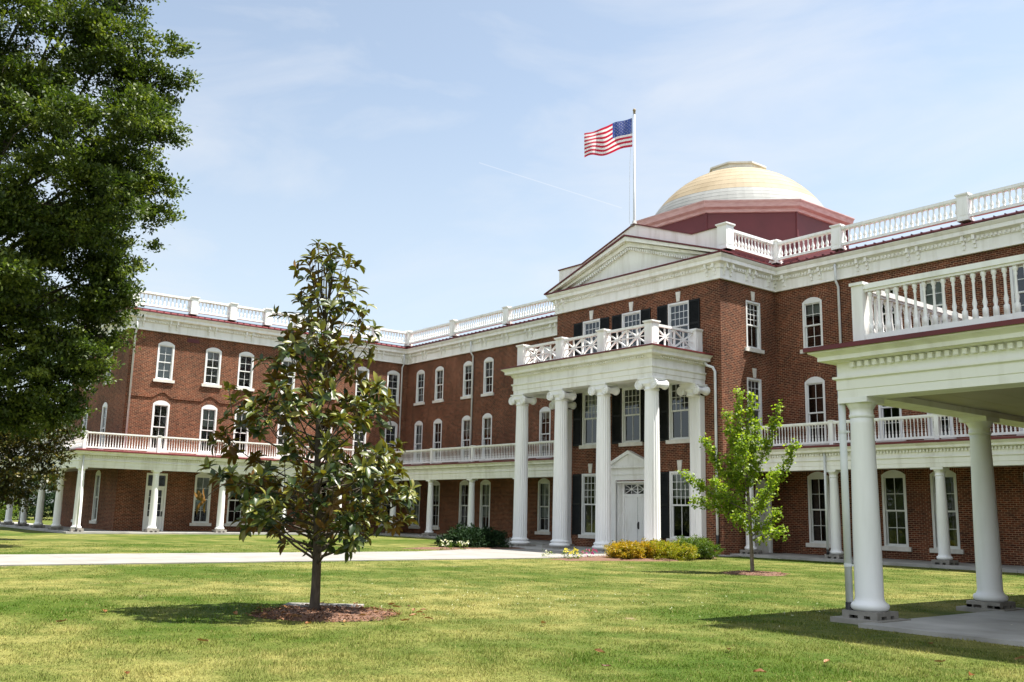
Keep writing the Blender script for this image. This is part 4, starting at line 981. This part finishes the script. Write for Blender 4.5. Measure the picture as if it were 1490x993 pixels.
OK0 = np.array([-46.6, 2.6, 0.])
ok = thing('oak_tree', OK0, 'huge dense oak filling the upper left, hanging over the lawn before the left wing', 'tree')
def wpt(px, py, dep):           # a point given by direction and distance from the viewing spot
    v = fw+r2*(px-745)/1394.8+u2*(496.5-py)/1394.8; return np.array((0,0,1.536))+np.array(v)*dep
ob = []
for px, py, dep, rad in [(120,20,36,2.3),(185,75,36,1.9),(215,135,37,1.5),(235,180,36,1.05),(150,170,34,2.3),(205,245,36,1.5),(185,320,37,1.8),(205,385,36,1.0),(120,300,34,2.3),(150,420,36,1.7),(185,445,36.5,1.0),(100,480,35,1.9),(140,520,36,1.2),(95,560,35,1.3),
    (40,90,34,2.6),(30,230,33,2.6),(20,380,33,2.6),(30,500,34,2.2),(20,580,35,1.3),(60,-90,37,2.8),(180,-30,37,1.7),(-80,-60,36,3.2),(-90,120,34,3.2),(-100,300,34,3.2),(-90,450,34,2.8),(-60,560,35,2.0),(60,180,39,2.4),(80,350,39,2.4),(90,430,39,2.0),
    (-220,0,38,3.4),(-230,200,38,3.6),(-240,400,38,3.2),(0,-220,38,3.2),(-160,-240,39,3.4),(-330,100,40,3.2),(-340,300,40,3.2),(150,-150,38,2.2),(-200,540,37,2.4),(252,110,36.5,.8),(262,190,36.4,.7),(240,270,36.5,.8),(175,490,36.2,.8),(118,590,35,.7),(60,600,35,.9)]:
    ob.append((tuple(wpt(px-30, py, dep)), rad))
g2 = np.random.default_rng(17); boughs = []
for c, rad in ob:
    for _ in range(int(2.0*rad*rad)+3):
        v = unit(g2.normal(size=3)); q = np.array(c)+v*rad*np.array([1, 1, .85])*(.25+.75*g2.random()**.6)
        r_ = (.62+.55*g2.random())*min(1, .55+rad*.3); boughs.append((tuple(q), (r_, r_, r_*.40)))
crown(boughs, 18, 66, .17, .155, .52, 'oak', ok, .15, 3)
tr = MB(); tr.smooth = True; hub = OK0+np.array([.3,.6,5.6])
tr.tube([tuple(OK0-UPV*.1), tuple(OK0+UPV*.5), tuple(OK0+np.array([.1,.2,2.5])), tuple(hub), tuple(hub+np.array([.5,1.2,5])), tuple(hub+np.array([.8,1.8,11]))], [.85,.6,.52,.45,.32,.12], 12)
tr.build('trunk', 'darkbark', ok)
br = MB(); br.smooth = True
for i, (c, rad) in enumerate(ob):
    c = np.array(c); st = hub+np.array([.5,1.2,5])*min(1, max(0, (c[2]-7)/8)); mid = (st+c)/2+np.array([0,0,-.6])+rs.normal(size=3)*.4
    br.tube([tuple(st), tuple(mid), tuple(c)], [.16,.09,.03], 6)
    for k in range(5): e = c+unit(rs.normal(size=3))*rad*.7; br.tube([tuple(c*.8+mid*.2 if k % 2 else c), tuple((c+e)/2+rs.normal(size=3)*.1), tuple(e)], [.03,.02,.008], 5)
br.build('branch', 'darkbark', ok)

BM = np.array([-48.6, 8.2, 0.])
bm_ = thing('old_magnolia_tree', BM, 'dull magnolia with brown flecked leaves below the oak, in front of the left porch', 'tree')
mbl = []
for px, py, dep, rad in [(5,640,42,1.25),(55,640,42,.95),(85,625,42.2,.6),(40,690,41.5,.95),(10,705,42,1.1),(75,665,42,.7),(95,640,42.3,.35),(-40,650,42,1.5),(-45,710,42,1.3),(-80,680,43,1.4),(20,610,43,1.0),(72,700,41.6,.45),(28,728,41.6,.45),(-30,600,43,1.2)]:
    mbl.append((tuple(wpt(px, py, dep)), rad))
crown(mbl, 80, 16, .15, .19, .45, 'oldmag', bm_, .3, 8)
tr = MB(); tr.smooth = True; tr.tube([tuple(BM-UPV*.05), tuple(BM+UPV*.6), tuple(BM+np.array([.1,.2,2.5])), tuple(BM+np.array([.2,.3,5.2]))], [.2,.15,.12,.04], 9); tr.build('trunk', 'darkbark', bm_)
br = MB(); br.smooth = True
for c, rad in mbl: br.tube([tuple(BM+UPV*1.4), tuple((BM+UPV*2+np.array(c))/2), tuple(c)], [.05,.035,.012], 5)
br.build('branch', 'darkbark', bm_)

# trees standing beyond the left wing and behind the viewer (seen only between columns and in the glass)
def far_tree(loc, h, r_, label, seed):
    t = thing('broadleaf_tree', loc, label, 'tree'); g_ = np.random.default_rng(seed); loc = np.array(loc, float)
    bl = [((loc+np.array([g_.normal()*r_*.5, g_.normal()*r_*.5, h*(.35+.55*g_.random())])), r_*(.35+.2*g_.random())) for _ in range(9)]
    crown([(tuple(a), b) for a, b in bl], 16, 30, .34, .34, .6, 'oak', t, .4, seed)
    m = MB(); m.smooth = True; m.tube([tuple(loc-UPV*.1), tuple(loc+UPV*h*.4), tuple(loc+UPV*h*.85)], [h*.03,h*.02,h*.006], 8); m.build('trunk', 'darkbark', t)
for i, (px, dep, h_, lab) in enumerate([(-30, 112, 11, 'leafy tree far behind the porch, at the very left edge'), (30, 118, 12, 'leafy tree far behind the porch, seen between its last columns'), (78, 124, 12, 'leafy tree far behind the porch, just left of the wing')]):
    q = wpt(px, 760, dep); far_tree((q[0], q[1], 0), h_, 5.0, lab, 21+i)
wd = [((float(x_), float(-46+6*math.sin(x_*.37)), 4.5+1.5*math.sin(x_*.21)), 4.6) for x_ in range(-120, 60, 6)]+[((45+3*math.sin(y_), float(y_), 5), 4.5) for y_ in range(-40, 10, 6)]
o = crown(wd, 3.2, 40, .5, .5, .6, 'oak', None, .4, 77, 'woodland'); tag(o, 'belt of leafy woodland on the far side of the lawn, mirrored in the windows', 'woodland', kind='stuff')
for i, (px, dep, h_, lab) in enumerate([(-20, 86, 1.9, 'yellow green bush beyond the outermost porch columns'), (14, 90, 3.4, 'dark tall bush behind the outermost porch columns'), (50, 92, 3.6, 'dark tall bush between the far porch columns'), (88, 94, 3.6, 'dark tall bush nearest the end wall behind the porch')]):
    q = wpt(px, 760, dep); hd = thing('hedge_shrub', (q[0], q[1], 0), lab, 'shrub')
    crown([((q[0]+dx_, q[1]+dy_, h_*.45), (1.5,1.5,h_*.55)) for dx_, dy_ in ((-1,-.6),(0,0),(1,.6),(.3,1.4))], 14, 30, .2, .2, .6, 'boxwood' if i == 0 else 'juniper', hd, .4, 31+i)
    m = MB(); m.tube([(q[0],q[1],-.05),(q[0]+.1,q[1],h_*.7)], [.09,.03], 6); m.build('stem', 'darkbark', hd)
# ================================================================== SHRUBS AND FLOWER BEDS
m = MB()
def bed(poly, z=.05):
    c = np.mean(poly, 0); n_ = len(poly); ring = [tuple(c+(np.array(q)-c)*.7) for q in poly]
    m.add([(*q, .004) for q in poly]+[(*q, z) for q in ring]+[(*c, z+.01)], [(i,(i+1)%n_,n_+(i+1)%n_,n_+i) for i in range(n_)]+[(n_+i,n_+(i+1)%n_,2*n_) for i in range(n_)])
def wob(cx, cy, rx, ry, n_=22, seed=0, rot=0):
    g_ = np.random.default_rng(seed); return [(cx+math.cos(rot)*rx*math.cos(t)*k-math.sin(rot)*ry*math.sin(t)*k, cy+math.sin(rot)*rx*math.cos(t)*k+math.cos(rot)*ry*math.sin(t)*k) for t, k in zip(np.linspace(0, 2*np.pi, n_, endpoint=False), 1+.13*g_.normal(size=n_))]
bed(wob(-13.3, 7.1, 1.0, 1.05, seed=1), .05); bed(wob(-17.8, 23.25, .95, .95, seed=2)); bed(wob(-25.9, 27.0, 1.5, 4.3, seed=3), .07); bed(wob(-34.8, 25.9, 1.2, 3.1, seed=4), .07)
mu = m.build('mulch', 'mulch', fix=False); tag(mu, 'brown bark mulch in rings and beds around trees and shrubs', 'mulch', kind='stuff')
n_ = 5200; PP = []
for cx, cy, rx, ry, k in ((-13.3,7.1,1.08,1.12,2200),(-17.8,23.25,.95,.95,700),(-26.2,27.2,1.5,4.4,1500),(-34.8,25.9,1.2,3.1,800)):
    t = RNG.random(k)*2*np.pi; r_ = np.sqrt(RNG.random(k)); PP.append(np.stack([cx+rx*r_*np.cos(t), cy+ry*r_*np.sin(t), .015+.05*(1-r_)+.02*RNG.random(k)], 1))
PP = np.concatenate(PP); d_ = rand_dirs(len(PP))*np.array([1,1,.3])
MAT['chip'] = leaf_mat('bark_chip', [(.06,.03,.018),(.13,.065,.038),(.24,.125,.07)], None, .9, 0, .1)
o = leaves('mulch_chips', PP, d_, rand_dirs(len(PP))*.5+UPV, .035+.045*RNG.random(len(PP)), .018, 'chip', None); tag(o, 'loose bark chips strewn on the mulch beds', 'mulch', kind='stuff')

def shrub(name, loc, label, blobs, mat, ll, per=16, tw=60, spread=.07, group=None, seed=5, wr=.5, cat='shrub'):
    t = thing(name, loc, label, cat, group); crown(blobs, tw, per, spread, ll, wr, mat, t, .55, seed)
    m = MB(); m.smooth = True; g_ = np.random.default_rng(seed)
    for b, rad in blobs: m.tube([(loc[0]+g_.normal()*.05, loc[1]+g_.normal()*.05, -.02), tuple((np.array(loc)*.4+np.array(b)*.6)), tuple(b)], [.022,.016,.008], 5)
    m.build('stem', 'darkbark', t); return t
shrub('juniper_shrub', (-35.0, 26.6, 0), 'dark green spreading evergreen shrub left of the first portico column', [((-35.2,26.2,.36),(.9,.9,.46)),((-34.9,25.3,.28),(.7,.7,.36)),((-34.9,26.9,.30),(.7,.6,.36)),((-35.5,25.6,.36),(.8,.8,.45)),((-35.1,24.7,.20),(.5,.5,.26))], 'juniper', .15, 26, 210, .08, wr=.3)
YL = [((-25.25,25.45,0), 'golden leaved shrub at the left end of the shrub row by the portico', 'yellow', 1), ((-25.2,26.6,0), 'golden leaved shrub in the middle of the shrub row', 'yellow', 2), ((-25.15,27.6,0), 'yellow and green shrub between the golden shrubs and the round green one', 'olive', 3)]
for loc, lab, mt, sd_ in YL:
    g_ = np.random.default_rng(sd_); shrub('golden_shrub', loc, lab, [((loc[0]+g_.normal()*.22, loc[1]+g_.normal()*.32, .22+.11*g_.random()), (.48,.56,.29)) for _ in range(5)], mt, .065, 26, 330, .06, 'row of low shrubs by the portico', sd_, .6)
shrub('boxwood_shrub', (-25.1,28.95,0), 'round yellow green clipped shrub at the right end of the shrub row', [((-25.1,28.95,.38),(.70,.80,.40)),((-25.0,29.5,.32),(.60,.62,.34)),((-25.2,28.5,.30),(.5,.5,.32))], 'boxwood', .05, 34, 520, .05, 'row of low shrubs by the portico', 9, .6)
def flowers(loc, label, mat, r_, sd_, hgt=.22):
    t = thing('flower_clump', loc, label, 'flowers', 'bedding flowers along the walk'); L = np.array(loc)
    crown([((L[0],L[1],hgt*.5),(r_,r_,hgt*.5))], 260, 9, .04, .07, .4, 'boxwood', t, .3, sd_, 'foliage'); crown([((L[0],L[1],hgt*.85),(r_*.9,r_*.9,hgt*.3))], 170, 7, .03, .055, .9, mat, t, .7, sd_+1, 'blossom')
flowers((-33.8,23.5,0), 'white flower clump at the left end of the dark shrub bed', 'whitefl', .30, 41, .34); flowers((-33.75,24.35,0), 'white flower clump nearest the dark shrub on its right', 'whitefl', .28, 43, .30)
flowers((-25.95,23.55,0), 'yellow flower clump between the walk and the golden shrubs', 'yellowfl', .36, 45, .30); flowers((-26.0,24.35,0), 'pink flower clump beside the golden shrub', 'pinkfl', .26, 47, .32)
flowers((-27.3,23.5,0), 'low pale flower clump near the end of the walk', 'whitefl', .20, 49, .18)
m = MB(); m.box(-.62, .62, -.28, .28, -.03, .035); o = m.build('stone_slab', 'concrete', None, T(-14.35, 7.62, 0, R(52))); tag(o, 'flat pale stone slab lying in the grass behind the young magnolia', 'slab')

# ================================================================== FALLEN LEAVES
lm = []
for s_ in range(4):
    g_ = np.random.default_rng(60+s_); xs = np.linspace(0, 1, 7); V, F = [], []
    for i, x in enumerate(xs):
        wv = .5*math.sin(math.pi*x**.8)*.42; c = .12*math.sin(x*3+s_)*.6; V += [(x-.5, -wv, .10+c+.10*g_.random()), (x-.5, 0, c+.02), (x-.5, wv, .10+c+.10*g_.random())]
    for i in range(6): F += [(3*i,3*i+3,3*i+4,3*i+1), (3*i+1,3*i+4,3*i+5,3*i+2)]
    me = bpy.data.meshes.new('fallen_leaf'); me.from_pydata(V, [], F); me.materials.append(MAT['dryleaf']); at = me.attributes.new('tone', 'FLOAT', 'FACE'); at.data.foreach_set('value', [float(s_)/3.0]*len(F)); me.update(); lm.append(me)
g_ = np.random.default_rng(70); spots = []
for _ in range(44): t = g_.random()*6.28; r_ = .5+1.1*g_.random()**.8; spots.append((-13.2+r_*math.cos(t), 7.2+r_*math.sin(t)))
for _ in range(34): d_ = 6.3+9*g_.random()**1.5; a = -.9+(g_.random()-.5)*1.0; spots.append((d_*math.sin(a), d_*math.cos(a)))
for i, (x, y) in enumerate(spots):
    sc = .10+.06*g_.random(); o = put('fallen_leaf', lm[i % 4], None, Matrix.Translation((x, y, .035)) @ Matrix.Rotation(g_.random()*6.28, 4, 'Z') @ Matrix.Rotation(g_.normal()*.3, 4, 'X') @ Matrix.Scale(sc, 4))
    tag(o, 'dry brown curled leaf fallen on the grass', 'leaf', 'fallen leaves on the lawn')

# ================================================================== GRASS
def excl(x, y):
    jx = .05*RNG.normal(size=len(x))+.05*np.sin(y*2.3)+.03*np.sin(y*7.1); k = (x > -32.22+jx) & (x < -26.88+jx) | (x > -38.5) & (x < -26) & (y > 27.9) | (y > 33.2) | (x > XR-.42) & (y > 13.3) | (x < XLP+.7) & (y > YLP-.7)
    for cx, cy, rx, ry in ((-13.3,7.1,.95,1.0),(-17.8,23.25,.8,.8),(-26.2,27.2,1.4,4.2),(-34.8,25.9,1.1,3.0)): k |= ((x-cx)/rx)**2+((y-cy)/ry)**2 < 1
    return k
NG = 420000
d = 5.4*(44/5.4)**(RNG.random(NG)**1.25); a = -.9003+(RNG.random(NG)-.5)*1.12
x, y = d*np.sin(a), d*np.cos(a); k = ~excl(x, y); x, y, d = x[k], y[k], d[k]; n_ = len(x)
ang = RNG.random(n_)*2*np.pi; lean = .35+.65*RNG.random(n_); h = (.014+.026*RNG.random(n_))*np.clip(1.05-d/60, .6, 1); wd = .0032*(d/6)**.85
h *= np.clip(1+.55*np.sin(x*3.1+1.7*np.sin(y*1.9))*np.sin(y*2.7+1.3*np.sin(x*2.3))+.35*np.sin(x*9.3+y*4.1)*np.sin(y*8.7-x*3.3), .35, 2.2)
B0 = np.stack([x, y, np.zeros(n_)-.002], 1); sd_ = np.stack([np.cos(ang), np.sin(ang), np.zeros(n_)], 1); ld = np.stack([-np.sin(ang), np.cos(ang), np.zeros(n_)], 1)
tipv = B0+ld*(h*lean)[:,None]+UPV*h[:,None]
V = np.stack([B0-sd_*wd[:,None], B0+sd_*wd[:,None], tipv], 1).reshape(-1,3); F = np.arange(3*n_).reshape(n_,3)
o = put('grass', bulk_mesh('grass', V, F, RNG.random(n_), 'blade', 3)); tag(o, 'short mown grass blades covering the lawn', 'grass', kind='stuff')

k = 120; cx_ = np.concatenate([RNG.normal(-14.2, 1.6, 60), RNG.normal(-12.2, 2.2, 35), RNG.normal(-11.0, 1.5, 25)]); cy_ = np.concatenate([RNG.normal(10.6, 1.4, 60), RNG.normal(13.5, 1.6, 35), RNG.normal(15.0, 1.8, 25)])
Pc = np.stack([cx_, cy_, .035+.015*RNG.random(k)], 1); Pc = np.repeat(Pc, 5, 0)+RNG.normal(size=(k*5,3))*.008
o = leaves('clover_blossom', Pc, rand_dirs(k*5)+UPV, rand_dirs(k*5), .014, .011, 'whitefl', None); tag(o, 'tiny white clover blossoms scattered through the lawn', 'clover', kind='stuff')
